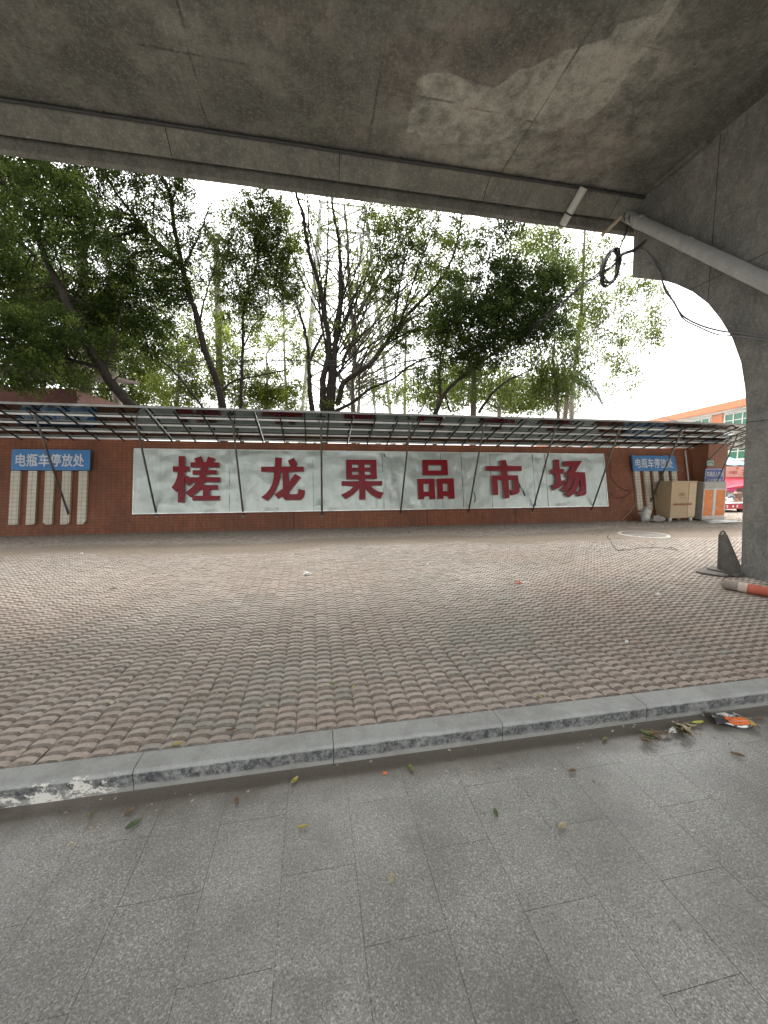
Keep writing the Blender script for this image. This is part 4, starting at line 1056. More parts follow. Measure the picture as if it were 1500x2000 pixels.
PVL = [(347 + 0, 1456, 1, .2, .06, 'yellowish leaf on the paving edge just behind the left kerb stone'),
       (1053, 1362, 1, 2.0, .05, 'bright yellow green leaf on the paving behind the kerb right of centre'),
       (653, 1337, 0, .3, .07, 'thin olive leaf lying across the paving near the kerb centre'),
       (584, 1341, 3, .0, .035, 'tiny cream petal on the paving above the kerb joint'),
       (690, 1343, 1, .9, .045, 'curled yellow leaf standing in a paving joint'),
       (553, 1263, 1, .2, .04, 'small yellow leaf on the middle paving'),
       (222, 1150, 4, .4, .09, 'dark green leaf far out on the left paving'),
       (951, 1348, 4, 1.9, .05, 'small green leaf on the paving behind the kerb joint'),
       (1200, 1242, 2, .7, .05, 'curled dark leaf beside the bottle cap'),
       (451, 1428, 2, .1, .06, 'thin brown twig like leaf on the paving behind the kerb'),
       (1180, 1158, 2, .3, .10, 'dark leaf in front of the fallen marker post')]
for x, y, mi, ang, L, lab in PVL:
    p = atZ(x, y, .004)
    tag(obj('fallen_leaf', leaf_mb(p, ang, L, L * .4, .4), M_LEAFY[mi]), lab, 'leaf', 'fallen leaves on the paving')
# heap of twigs, leaves and scraps at the kerb
M_TWIG = simple('twig', (0.20, 0.15, 0.09), 0.8)
hp = thing('leaf_heap', 'small heap of dry leaves and twigs swept against the kerb', 'leaf heap', atZ(1318, 1424, -.11))
for k in range(52):
    x = random.choice((random.gauss(1320, 14), random.gauss(1268, 9), random.gauss(1340, 8))); y = 1428 - (x - 1318) * .18 + random.gauss(0, 6)
    p = atZ(x, y, -.105 + random.uniform(0, .035))
    if k % 3 == 0:
        a = random.uniform(0, 6.3); q = Vector((cos(a), sin(a), .15)) * random.uniform(.04, .08)
        mb = MB(); mb.tube([p - q * .6, p + Vector((.005, 0, .008)), p + q * .6], .0022, 5); obj('twig', mb, M_TWIG, hp)
    else:
        obj('leaf', leaf_mb(p, random.uniform(0, 6.3), random.uniform(.05, .09), random.uniform(.02, .035), random.uniform(.2, .9), random.uniform(-.25, .25)), M_LEAFY[random.choice((0, 2, 2, 2, 3, 4, 2))], hp)
p = atZ(1362, 1414, -.10); tag(obj('fallen_leaf', leaf_mb(p, 2.9, .075, .028, .5, -.15), simple('leaf_lime', (0.50, 0.48, 0.10), .5)), 'bright lime yellow leaf at the right end of the leaf heap', 'leaf', 'fallen leaves on the roadway')
p = atZ(1318, 1432, -.10)
mb = MB(); mb.add([p + Vector(v) for v in ((-.05, 0, .005), (.0, -.01, .012), (.05, .012, .02), (.045, .03, .012), (.0, .02, .03), (-.045, .02, .006))], [(0, 1, 4, 5), (1, 2, 3, 4)])
tag(obj('plastic_scrap', mb, simple('scrap_white', (.6, .6, .6), .4)), 'white plastic scrap lying in the leaf heap', 'scrap')
# snack wrapper
wq = [atZ(1385, 1400, -.10), atZ(1484, 1424, -.10), atZ(1452, 1403, -.10)]
sn = thing('snack_wrapper', 'crumpled snack wrapper with an orange panel lying by the kerb', 'wrapper', atZ(1435, 1415, -.11))
c_ = atZ(1433, 1414, -.105); e1 = (atZ(1478, 1424, -.105) - atZ(1398, 1414, -.105)); Lw = e1.length; e1.normalize(); e2 = Vector((-e1.y, e1.x, 0))
def wrap_pt(u, v): return c_ + e1 * (u - .5) * Lw * 1.08 + e2 * (v - .35) * .145 + Vector((0, 0, .012 + .016 * sin(u * 9 + v * 3) * .5 + .03 * abs(mnoise.noise(Vector((u * 3, v * 3, 2)))) + .014 * sin(pi * v)))
def wrap_patch(u0, u1, v0, v1, off):
    mb = MB(); n, m = 12, 6; vs = []
    for j in range(m + 1):
        for i in range(n + 1): vs.append(wrap_pt(u0 + (u1 - u0) * i / n, v0 + (v1 - v0) * j / m) + Vector((0, 0, off)))
    mb.add(vs, [(j * (n + 1) + i, j * (n + 1) + i + 1, (j + 1) * (n + 1) + i + 1, (j + 1) * (n + 1) + i) for j in range(m) for i in range(n)], True); return mb
M_FOIL = simple('foil_dark', (0.06, 0.06, 0.06), .25, spec=.8, var=.4); M_FOILW = simple('foil_silver', (.62, .60, .55), .25, metal=.3, var=.3, scale=20)
M_OR2 = simple('wrap_orange', (.66, .14, .03), .35, var=.2, scale=20); M_GOLD = simple('wrap_gold', (.52, .36, .12), .3, metal=.3, var=.3, scale=20)
obj('foil', wrap_patch(0, 1, 0, 1, 0), M_FOIL, sn, recalc=False)
obj('silver_panel', wrap_patch(.22, .5, .55, .97, .003), M_FOILW, sn, recalc=False)
obj('silver_panel', wrap_patch(.62, .86, .72, .98, .003), M_FOILW, sn, recalc=False)
obj('silver_panel', wrap_patch(.2, .98, .0, .06, .003), M_FOILW, sn, recalc=False)
obj('orange_panel', wrap_patch(.30, .78, .08, .52, .003), M_OR2, sn, recalc=False)
obj('gold_panel', wrap_patch(.79, .93, .05, .9, .003), M_GOLD, sn, recalc=False)
# little scraps
def scrap(name, x, y, z, s, m, label, cat, seed):
    p = atZ(x, y, z); mb = MB(); blob(mb, (p.x, p.y, z + s * .35), (s, s * .7, s * .42), seed, 6, 9, .9, False); return tag(obj(name, mb, m), label, cat)
M_PAPER = simple('paper', (.74, .72, .70), .7, var=.1)
scrap('paper_ball', 600, 1122, 0.0, .055, M_PAPER, 'crumpled white paper on the paving in front of the sign', 'paper', 1.7)
scrap('paper_scrap', 1012, 1140, 0.0, .05, simple('scrap_pink', (.42, .16, .12), .6), 'small reddish wrapper scrap on the paving right of centre', 'scrap', 2.2)
scrap('bottle_cap', 1224, 1254, 0.0, .018, M_PAPER, 'tiny white bottle cap on the paving near the right', 'bottle cap', 3.9)
scrap('orange_scrap', 752, 1511, -.11, .013, simple('scrap_or', (.6, .2, .07), .6), 'small orange scrap on the slabs below the kerb', 'scrap', 5.1)
scrap('paper_scrap', 160, 1082, 0.0, .03, M_PAPER, 'white paper scrap far out on the left paving', 'scrap', 6.5)
scrap('paper_scrap', 835, 1102, 0.0, .02, M_PAPER, 'tiny white scrap on the paving behind the paper ball', 'scrap', 7.5)
scrap('paper_scrap', 1286, 1162, 0.0, .03, M_PAPER, 'white scrap in front of the fallen marker post', 'scrap', 8.5)
# peppering of tiny crumbs
mb = MB()
for k in range(420):
    y = rng.uniform(2.3, 9.5); x = rng.uniform(-.69 * y, 1.4 * y); s = rng.uniform(.003, .009)
    c0_ = Vector((x, y, .004)); a = rng.uniform(0, 6.3)
    mb.obox(c0_, Vector((cos(a), sin(a), 0)) * s * 1.5, Vector((-sin(a), cos(a), 0)) * s, Vector((0, 0, s * .4)))
for k in range(80):
    y = rng.uniform(1.7, 2.08); x = rng.uniform(-1.6, 3.4); s = rng.uniform(.002, .005)
    a = rng.uniform(0, 6.3); mb.obox(Vector((x, y, -.107)), Vector((cos(a), sin(a), 0)) * s * 1.8, Vector((-sin(a), cos(a), 0)) * s, Vector((0, 0, s * .4)))
tag(obj('litter_crumbs', mb, simple('crumbs', (.38, .33, .25), .9, var=.6, scale=3), base=(0, 0, 0)), 'tiny crumbs and grit scattered over the paving and kerb foot', 'litter', kind='stuff')

# ================================================================== TREES
def leaf_material(name, dk, lt, yel, transl=0.4):
    g = N(name, 0.55, spec=0.15)
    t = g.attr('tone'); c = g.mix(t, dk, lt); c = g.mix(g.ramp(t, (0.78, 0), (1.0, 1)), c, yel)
    g.col(c)
    tr = g.new('ShaderNodeBsdfTranslucent'); g.lk(g.mix(0.5, c, yel), tr.inputs['Color'])
    mx = g.new('ShaderNodeMixShader'); mx.inputs[0].default_value = transl
    g.t.links.new(g.b.outputs[0], mx.inputs[1]); g.t.links.new(tr.outputs[0], mx.inputs[2])
    g.t.links.new(mx.outputs[0], g.out.inputs['Surface']); return g.m
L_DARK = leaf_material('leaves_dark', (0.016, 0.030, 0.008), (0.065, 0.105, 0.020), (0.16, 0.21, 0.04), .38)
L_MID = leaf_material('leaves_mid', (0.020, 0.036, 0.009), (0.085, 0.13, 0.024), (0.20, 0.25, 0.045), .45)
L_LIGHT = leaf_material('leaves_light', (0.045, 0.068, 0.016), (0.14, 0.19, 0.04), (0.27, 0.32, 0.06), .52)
L_PALM = leaf_material('leaves_palm', (0.035, 0.060, 0.030), (0.08, 0.115, 0.05), (0.15, 0.19, 0.07), .35)
def bark_mat(name, a, b):
    g = N(name, 0.9, spec=.2)
    c = g.mix(g.noise(6, 6, .7, g.co((3, 3, .6))), a, b); g.col(g.mix(g.ramp(g.noise(2, 5, .7), (.55, 0), (.75, .6)), c, tuple(v * 1.8 for v in b)))
    g.bump(g.noise(14, 6, .7, g.co((3, 3, .7))), .6, .03); return g.m
B_DARK = bark_mat('bark_dark', (0.018, 0.014, 0.011), (0.045, 0.037, 0.029))
B_GREY = bark_mat('bark_grey', (0.10, 0.088, 0.072), (0.21, 0.19, 0.16))
B_PALE = bark_mat('bark_pale', (0.20, 0.18, 0.145), (0.36, 0.33, 0.27))

def mpx(Y):  # metres per photo pixel at world depth Y near the middle of the view
    return Y * 1.02 / FPX
def limb_pts(L, Y, dy=0.0):
    out = []
    for i, q in enumerate(L):
        yy = Y + (q[2] if len(q) > 2 else dy * i / max(1, len(L) - 1)); out.append(atY(q[0], q[1], yy))
    return out
def leaves_arrays(clusters, Y, size, droop=.35):
    C, Nn, T = [], [], []
    for cl in clusters:
        cx, cy, rx, ry, dens = cl[:5]; tb = cl[5] if len(cl) > 5 else 0.0; dyc = cl[6] if len(cl) > 6 else 0.0
        s = mpx(Y + dyc); c = np.array(atY(cx, cy, Y + dyc)); R3 = np.array([rx * s, max(.5, .75 * min(rx, ry) * s), ry * s])
        area = pi * rx * ry * s * s
        n = int(dens * area / (size * size * .42) * 4.2)
        m = max(4, int(n / 45))
        u = rng.normal(size=(m, 3)); u /= np.linalg.norm(u, axis=1)[:, None]
        r = rng.uniform(0, 1, m) ** (1 / 2.6)
        sc = c + u * r[:, None] * R3
        st = rng.normal(0, .30, m)
        # leaves along short drooping sprays
        k = rng.integers(0, m, n)
        dirs = rng.normal(size=(m, 3)); dirs[:, 2] = dirs[:, 2] * .5 - droop; dirs /= np.linalg.norm(dirs, axis=1)[:, None]
        tt = rng.uniform(-.5, .5, n)
        p = sc[k] + dirs[k] * (tt * size * 6.0)[:, None] + rng.normal(0, size * 0.85, (n, 3))
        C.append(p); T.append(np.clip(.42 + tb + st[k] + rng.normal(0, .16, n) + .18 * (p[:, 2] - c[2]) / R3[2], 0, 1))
        d = rng.normal(size=(n, 3)) * .75 + dirs[k]; d[:, 2] -= droop; Nn.append(d)
    return np.concatenate(C), np.concatenate(Nn), np.concatenate(T)
def leaf_mesh(name, clusters, Y, size, mat, parent, droop=.35, wide=.42):
    P, D, T = leaves_arrays(clusters, Y, size, droop); n = len(P)
    D /= np.linalg.norm(D, axis=1)[:, None]
    A = rng.normal(size=(n, 3)); Sd = np.cross(D, A); Sd /= np.linalg.norm(Sd, axis=1)[:, None] + 1e-9
    Nm = np.cross(Sd, D)
    L = size * rng.uniform(.65, 1.3, n)[:, None]; w = L * wide * .5
    b = P - D * L * .5; t = P + D * L * .5 - Nm * L * .12; m1 = P - D * L * .06 + Sd * w + Nm * L * .08; m2 = P - D * L * .06 - Sd * w + Nm * L * .08
    V = np.stack([b, m1, t, m2], 1).reshape(-1, 3)
    FQ = np.arange(4 * n).reshape(-1, 4)
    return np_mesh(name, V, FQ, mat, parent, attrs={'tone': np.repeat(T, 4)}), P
NLEAF = 0
def tree(name, label, cat, Y, limbs, clusters, bark, leafm, size=.1, twigs=9, group=None, droop=.35, wide=.42, fan=None):
    global NLEAF
    root = limb_pts(limbs[0][0], Y)[0]
    t = thing(name, label, cat, (root.x, root.y, -0.03), group)
    mb = MB(); allp = []
    for L, r0, r1 in limbs:
        P = smooth_path(limb_pts(L, Y), 5)
        if L is limbs[0][0] and P[0].z > 0: P = [Vector((P[0].x - (P[1].x - P[0].x) * 1.2, P[0].y, -0.05))] + P
        n = len(P); P = [p + Vector((random.gauss(0, .012), random.gauss(0, .012), 0)) for p in P]
        mb.tube(P, [r0 + (r1 - r0) * (i / (n - 1)) ** .8 for i in range(n)], 9, caps=True)
        allp += [(p, r0 + (r1 - r0) * i / (n - 1)) for i, p in enumerate(P)]
    for (x0, y0, x1, y1, cnt, spread) in (fan or []):
        for k in range(cnt):
            a = atY(x0 + random.gauss(0, 6), y0 + random.gauss(0, 10), Y); b = atY(x1 + random.gauss(0, spread), y1 + random.gauss(0, spread), Y + random.uniform(-1.5, 1.5))
            mid = a.lerp(b, .5) + Vector((random.gauss(0, .25), random.gauss(0, .2), random.gauss(.1, .2)))
            mb.tube(smooth_path([a, mid, b], 5), [.035 - .0024 * i for i in range(11)], 5); allp += [(mid, .02), (b, .01)]
    cr, P = leaf_mesh('crown', clusters, Y, size, leafm, t, droop, wide)
    NLEAF += len(P)
    LP_ = np.array([p for p, r in allp])
    for cl in clusters:
        s = mpx(Y); c = atY(cl[0], cl[1], Y + (cl[6] if len(cl) > 6 else 0))
        for k in range(max(3, int(twigs * cl[4] ** .5))):
            q = c + Vector((random.gauss(0, cl[2] * s * .5), random.gauss(0, .4), random.gauss(0, cl[3] * s * .5)))
            dd_ = np.linalg.norm(LP_ - np.array(q), axis=1) + np.maximum(0, LP_[:, 2] - q.z) * .6
            j = int(np.argmin(dd_)); a = allp[j][0]
            mid = a.lerp(q, .5) + Vector((random.gauss(0, .12), random.gauss(0, .12), random.gauss(.06, .12)))
            rr_ = min(allp[j][1] * .6, .028)
            mb.tube([a, a.lerp(mid, .5) + Vector((0, 0, .02)), mid, q], [rr_, rr_ * .8, rr_ * .55, .004], 5)
    obj('trunk', mb, bark, t, recalc=False)
    return t

G1 = 'trees behind the tiled wall'  # most crowns get unseen top clusters, added to block sky light
tree('leafy_tree', 'dark leafy tree with a long trunk leaning left at the left edge', 'tree', 13.4,
     [([(266, 803), (240, 775), (213, 742), (196, 712), (180, 690), (158, 650), (143, 618), (128, 585), (112, 553), (98, 525), (86, 498), (74, 462), (62, 432), (40, 402), (12, 362), (-20, 320)], .155, .05),
      ([(74, 462), (84, 428), (96, 392), (104, 350)], .06, .02), ([(190, 717), (150, 706), (110, 694), (60, 680), (0, 660)], .07, .02), ([(68, 500), (40, 475), (0, 462)], .05, .02),
      ([(130, 585), (118, 520), (100, 470)], .04, .015), ([(200, 720), (215, 690), (228, 640), (240, 600)], .04, .012)],
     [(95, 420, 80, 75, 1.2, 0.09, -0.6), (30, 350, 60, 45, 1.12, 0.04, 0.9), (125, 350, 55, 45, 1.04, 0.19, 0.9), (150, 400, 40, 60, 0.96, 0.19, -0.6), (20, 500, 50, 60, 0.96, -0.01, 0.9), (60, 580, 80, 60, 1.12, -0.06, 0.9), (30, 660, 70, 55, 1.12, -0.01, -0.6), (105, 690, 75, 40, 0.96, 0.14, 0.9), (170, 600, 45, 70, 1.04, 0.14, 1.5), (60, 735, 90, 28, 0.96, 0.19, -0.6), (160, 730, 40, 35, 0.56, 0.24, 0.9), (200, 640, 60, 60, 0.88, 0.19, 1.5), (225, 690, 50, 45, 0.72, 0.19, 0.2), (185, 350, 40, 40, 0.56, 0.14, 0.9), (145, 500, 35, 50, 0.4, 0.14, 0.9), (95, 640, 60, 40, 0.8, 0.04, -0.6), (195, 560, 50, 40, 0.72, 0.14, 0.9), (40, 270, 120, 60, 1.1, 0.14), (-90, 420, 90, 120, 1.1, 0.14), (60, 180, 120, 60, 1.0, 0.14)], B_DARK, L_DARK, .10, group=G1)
tree('fine_leaved_tree', 'fine leaved tree with a forked dark trunk bending left between the first two characters', 'tree', 15.0,
     [([(436, 803), (430, 768), (420, 735), (408, 705), (397, 672), (389, 640), (380, 605), (373, 585), (362, 545), (357, 525), (350, 490), (342, 455), (337, 420), (335, 390), (326, 365), (312, 335)], .135, .05),
      ([(357, 527), (332, 498), (305, 470), (275, 440), (250, 408), (228, 378), (205, 345), (190, 320)], .075, .025), ([(335, 395), (345, 370), (358, 345)], .04, .02), ([(389, 640), (395, 605), (407, 560), (420, 520), (440, 480)], .04, .012),
      ([(358, 522), (375, 490), (388, 460), (400, 430), (412, 400)], .04, .012), ([(305, 470), (298, 430), (303, 380), (305, 345)], .03, .015), ([(408, 705), (382, 660), (378, 600)], .03, .01), ([(342, 455), (330, 430), (290, 390), (280, 360)], .03, .012), ([(402, 455), (395, 420), (372, 390)], .025, .012), ([(430, 768), (455, 745), (500, 735), (560, 722)], .045, .02), ([(400, 800), (372, 765), (330, 715), (290, 690)], .05, .015)],
     [(225, 415, 60, 60, .55), (300, 430, 60, 50, .4), (250, 460, 50, 40, .45), (350, 560, 35, 60, .35), (370, 470, 40, 60, .22), (410, 440, 40, 50, .16), (330, 390, 50, 40, .3), (275, 360, 60, 35, .5, -.1), (230, 345, 40, 25, .6, -.1), (320, 400, 50, 50, .3), (300, 500, 55, 50, .45), (240, 510, 45, 45, .5), (285, 560, 60, 45, .8, 0), (250, 600, 50, 60, .8, .05), (320, 590, 50, 40, .6), (200, 480, 40, 40, .5), (215, 560, 45, 50, .8), (270, 640, 55, 50, .8), (330, 690, 50, 45, .5, .1), (210, 640, 40, 50, .8), (390, 480, 35, 40, .25), (310, 350, 40, 20, .5), (380, 560, 30, 50, .3), (330, 460, 50, 40, .3), (345, 640, 50, 40, .3, .1), (300, 660, 60, 40, .6, .1), (400, 520, 40, 45, .22), (360, 360, 40, 25, .3), (330, 545, 45, 35, .6), (380, 440, 30, 40, .15), (275, 455, 40, 40, .35), (350, 510, 30, 30, .4), (230, 280, 100, 45, .9), (330, 250, 90, 60, .9), (280, 170, 120, 60, .9), (330, 150, 170, 80, 1.0, 0, -3.6), (60, 90, 170, 80, 1.0, 0, -3.4)], B_DARK, L_DARK, .085, group=G1)  # last two clusters: unseen overhang added to cut sky light on the paving
tree('fine_leaved_tree', 'slim upright fine leaved tree with a thin wavy trunk above the second character', 'tree', 16.0,
     [([(470, 803), (471, 760), (473, 720), (475, 660), (474, 620), (478, 590), (485, 562), (497, 535), (503, 500), (507, 460), (511, 420), (514, 380)], .075, .02), ([(476, 680), (492, 640), (515, 615), (545, 590)], .03, .01), ([(478, 590), (462, 540), (455, 480)], .03, .01), ([(505, 480), (525, 440), (545, 410)], .025, .01), ([(474, 720), (450, 690), (432, 640)], .025, .01)],
     [(470, 450, 50, 60, .5), (530, 410, 50, 40, .7), (545, 460, 40, 50, .8), (465, 545, 50, 55, .75, -.05), (545, 535, 45, 40, .85), (510, 570, 60, 40, .8), (575, 560, 30, 40, .7), (440, 590, 40, 45, .5), (500, 500, 60, 40, .6), (480, 395, 40, 30, .3), (440, 500, 30, 40, .4), (560, 400, 30, 25, .4), (590, 500, 25, 40, .5, .1), (500, 640, 45, 35, .4, .15), (450, 480, 35, 60, .6), (500, 430, 50, 50, .7), (480, 600, 50, 40, .7), (540, 500, 40, 50, .8), (560, 590, 35, 30, .5), (500, 310, 80, 45, .9), (520, 220, 90, 60, .9)], B_DARK, L_MID, .085, group=G1)
ban = tree('banyan_tree', 'banyan with a thick dark cluster of stems and hanging roots behind the canopy', 'tree', 15.6,
     [([(632, 806), (630, 770), (632, 735), (640, 700), (642, 660), (634, 620), (628, 575), (620, 545), (606, 500), (598, 460), (592, 420), (582, 390), (572, 355)], .15, .04),
      ([(645, 806), (650, 760), (652, 715), (655, 675), (660, 630), (664, 590), (665, 540), (664, 500), (660, 460), (652, 420), (648, 380)], .15, .04),
      ([(610, 804), (606, 770), (604, 735), (603, 705), (600, 670), (594, 640), (585, 610), (578, 590)], .11, .035), ([(604, 705), (618, 675), (632, 650)], .07, .04),
      ([(660, 790), (670, 750), (700, 728), (730, 705), (752, 672), (775, 640), (800, 610), (835, 575), (865, 540), (885, 500), (895, 460), (902, 420)], .12, .03),
      ([(652, 805), (690, 785), (725, 758), (765, 742), (800, 715), (840, 697), (885, 685), (920, 660)], .07, .02), ([(668, 720), (675, 690), (700, 665), (715, 640)], .06, .03), ([(655, 675), (668, 600), (672, 540), (690, 470), (705, 420)], .05, .015),
      ([(628, 640), (635, 560), (640, 480), (642, 420), (638, 375)], .045, .018), ([(622, 560), (640, 520), (655, 490)], .03, .02), ([(752, 672), (800, 648), (835, 640), (870, 605)], .045, .012), ([(640, 700), (630, 640), (622, 580), (626, 500)], .06, .02),
      ([(640, 806), (642, 760), (646, 710), (640, 670)], .12, .06), ([(700, 728), (715, 690), (735, 640), (750, 600)], .035, .012)],
     [(735, 435, 40, 45, .4, .1), (765, 470, 40, 50, .85), (760, 530, 40, 45, .9, -.05), (745, 560, 35, 40, .6), (720, 410, 40, 25, .3), (815, 500, 45, 35, .55, .15), (860, 440, 50, 50, .4, .1), (835, 590, 35, 35, .5, .15), (680, 500, 40, 60, .10), (640, 450, 40, 60, .08), (790, 400, 50, 30, .3), (610, 420, 40, 50, .10), (785, 640, 50, 30, .8, -.05), (845, 630, 50, 35, .9), (870, 560, 40, 50, .5), (640, 790, 25, 14, .5, .2), (690, 430, 60, 50, .18, .1), (700, 640, 60, 40, .2, .1), (760, 690, 40, 30, .35, .1), (590, 450, 35, 60, .25, .1), (640, 540, 50, 60, .10, .1), (820, 430, 50, 40, .4, .1), (910, 500, 35, 60, .5), (700, 570, 40, 40, .12), (850, 500, 40, 40, .6, .1), (800, 450, 40, 40, .5, .1), (780, 600, 40, 30, .6, .1), (900, 590, 40, 40, .8), (880, 650, 40, 30, .9), (820, 670, 50, 25, .7), (620, 320, 70, 30, .3), (760, 320, 90, 40, .8), (880, 350, 80, 40, .8), (700, 230, 130, 60, .9), (860, 260, 100, 60, .9), (620, 200, 170, 80, 1.0, 0, -4.2), (860, 230, 150, 80, 1.0, 0, -4.2)], B_DARK, L_MID, .09, group=G1,  # closing pair overhangs unseen behind the deck, added to shade the paving
     fan=[(652, 690, 760, 545, 5, 35), (648, 660, 720, 450, 6, 40), (655, 720, 830, 520, 6, 45), (640, 640, 640, 400, 4, 40), (770, 650, 860, 480, 5, 40), (632, 640, 560, 420, 3, 30)])
mb = MB()
for k in range(26):
    x = random.choice((random.gauss(770, 22), random.gauss(740, 8), random.gauss(690, 20), random.gauss(835, 12))); y0 = 700 + (800 - x) * .12 + random.uniform(-10, 15)
    a = atY(x, y0, 15.6 + random.uniform(-.4, .4)); b = Vector((a.x + random.gauss(0, .03), a.y, max(2.2, a.z - random.uniform(.5, 1.7))))
    mb = MB(); mb.tube([a, a.lerp(b, .5) + Vector((random.gauss(0, .02), 0, 0)), b], random.uniform(.006, .016), 5)
    obj('aerial_root', mb, B_DARK, ban, recalc=False)
tree('dense_tree', 'dense dark tree mass right of centre with black green foliage', 'tree', 13.8,
     [([(850, 806), (862, 780), (880, 755), (905, 735), (935, 712), (965, 690), (1000, 665), (1040, 630)], .09, .03), ([(935, 806), (960, 770), (990, 745), (1020, 730), (1040, 722)], .06, .02), ([(862, 780), (858, 740), (862, 690), (880, 640), (900, 590)], .05, .015), ([(965, 690), (960, 640), (975, 590), (990, 540)], .04, .015), ([(880, 806), (872, 780), (868, 765)], .04, .02)],
     [(1000, 612, 85, 55, 2.0, -.35), (930, 635, 70, 45, 1.7, -.3), (1040, 560, 60, 45, 1.7, -.28), (960, 685, 75, 35, 1.6, -.15), (1030, 650, 55, 35, 1.7, -.3), (985, 550, 60, 40, 1.5, -.2), (895, 690, 55, 30, 1.1, -.1), (880, 610, 50, 40, 1.1, -.1), (1100, 560, 50, 50, .8, -.05), (1085, 640, 45, 40, .9, -.1), (865, 650, 40, 40, .9, -.1), (900, 540, 45, 40, .7, 0), (1075, 530, 40, 40, 1.1, -.1), (1010, 520, 60, 30, .8, .1), (930, 720, 40, 25, .9, .15), (960, 590, 60, 35, 1.6, -.25), (1070, 610, 35, 45, 1.2, -.15), (950, 500, 45, 45, .7), (970, 455, 35, 35, .5), (850, 720, 40, 30, .7, 0), (1000, 430, 70, 30, .9), (990, 340, 100, 60, 1.0), (1060, 250, 150, 80, 1.0, 0, -2.4)], B_DARK, L_DARK, .10, twigs=6, group=G1)  # last cluster: unseen overhang added to dim the far paving
tree('broad_leaved_tree', 'mid green broad leaved tree with long drooping leaves above the right end of the sign', 'tree', 14.6,
     [([(1090, 815), (1088, 770), (1085, 735), (1080, 700), (1085, 660)], .07, .03), ([(1085, 735), (1050, 720), (1010, 735)], .04, .015), ([(1085, 720), (1120, 690), (1150, 660)], .04, .015)],
     [(1085, 690, 60, 45, 1.3, .1), (1060, 735, 60, 40, 1.3, -.1), (1120, 720, 45, 40, 1.0, 0), (1020, 760, 60, 35, 1.1, .0), (1075, 765, 50, 30, 1.3, -.25), (990, 720, 40, 30, .9, .05), (1120, 660, 45, 35, .7, .1), (960, 770, 50, 30, .9, .05), (905, 760, 40, 35, .8, .05), (1050, 690, 40, 30, 1.2, .1)], B_GREY, L_MID, .17, twigs=5, group=G1, droop=.8, wide=.26)
tree('light_tree', 'airy bright green tree on the far right against the white sky', 'tree', 18.0,
     [([(1115, 815), (1120, 740), (1128, 680), (1134, 620), (1138, 560), (1140, 500), (1142, 450)], .12, .05), ([(1128, 680), (1165, 640), (1210, 600), (1260, 570)], .05, .012), ([(1134, 620), (1180, 560), (1230, 520)], .045, .012), ([(1138, 560), (1100, 510), (1080, 470)], .04, .012), ([(1122, 730), (1180, 700), (1240, 690), (1280, 680)], .04, .01), ([(1138, 520), (1170, 480), (1190, 450)], .03, .01), ([(1165, 640), (1200, 655), (1230, 720), (1235, 760)], .03, .01)],
     [(1110, 490, 60, 45, 0.75, 0.15), (1160, 520, 60, 50, 0.675, 0.1), (1235, 560, 55, 35, 0.8250000000000001, 0.1), (1270, 620, 45, 40, 0.75, 0.15), (1200, 620, 60, 45, 0.75, 0.1), (1150, 600, 50, 50, 0.75, 0.1), (1265, 670, 45, 35, 0.75, 0.1), (1190, 680, 55, 40, 0.675, 0.05), (1225, 725, 35, 45, 0.675, 0.05), (1245, 755, 25, 20, 0.5249999999999999, 0.05), (1285, 570, 25, 25, 0.5249999999999999, 0.1), (1070, 480, 45, 40, 0.75), (1020, 470, 40, 30, 0.75, 0.1), (1100, 560, 40, 40, 0.75), (1180, 470, 30, 30, 0.44999999999999996, 0.1), (1130, 640, 50, 40, 0.75, 0.1), (1190, 760, 25, 25, 0.44999999999999996), (1060, 455, 50, 15, 0.75, 0.1), (1130, 400, 80, 40, .8), (1180, 330, 110, 60, .8), (1110, 240, 120, 60, .8)], B_PALE, L_LIGHT, .15, twigs=7, group=G1, wide=.36)
tree('thin_tree', 'thin branched sapling tree standing behind the fourth character', 'tree', 17.0,
     [([(850, 806), (856, 770), (860, 730), (868, 690), (880, 640), (895, 590)], .05, .015), ([(820, 806), (838, 770), (858, 735)], .035, .012), ([(860, 730), (900, 690), (930, 650)], .03, .01)],
     [(905, 450, 45, 40, .45, .1), (840, 540, 40, 30, .4, .15), (900, 560, 40, 40, .5, .1), (820, 740, 40, 35, .7, .1), (850, 770, 45, 30, .8, .2), (880, 740, 40, 30, .7, .1)], B_GREY, L_MID, .1, twigs=6, group=G1)
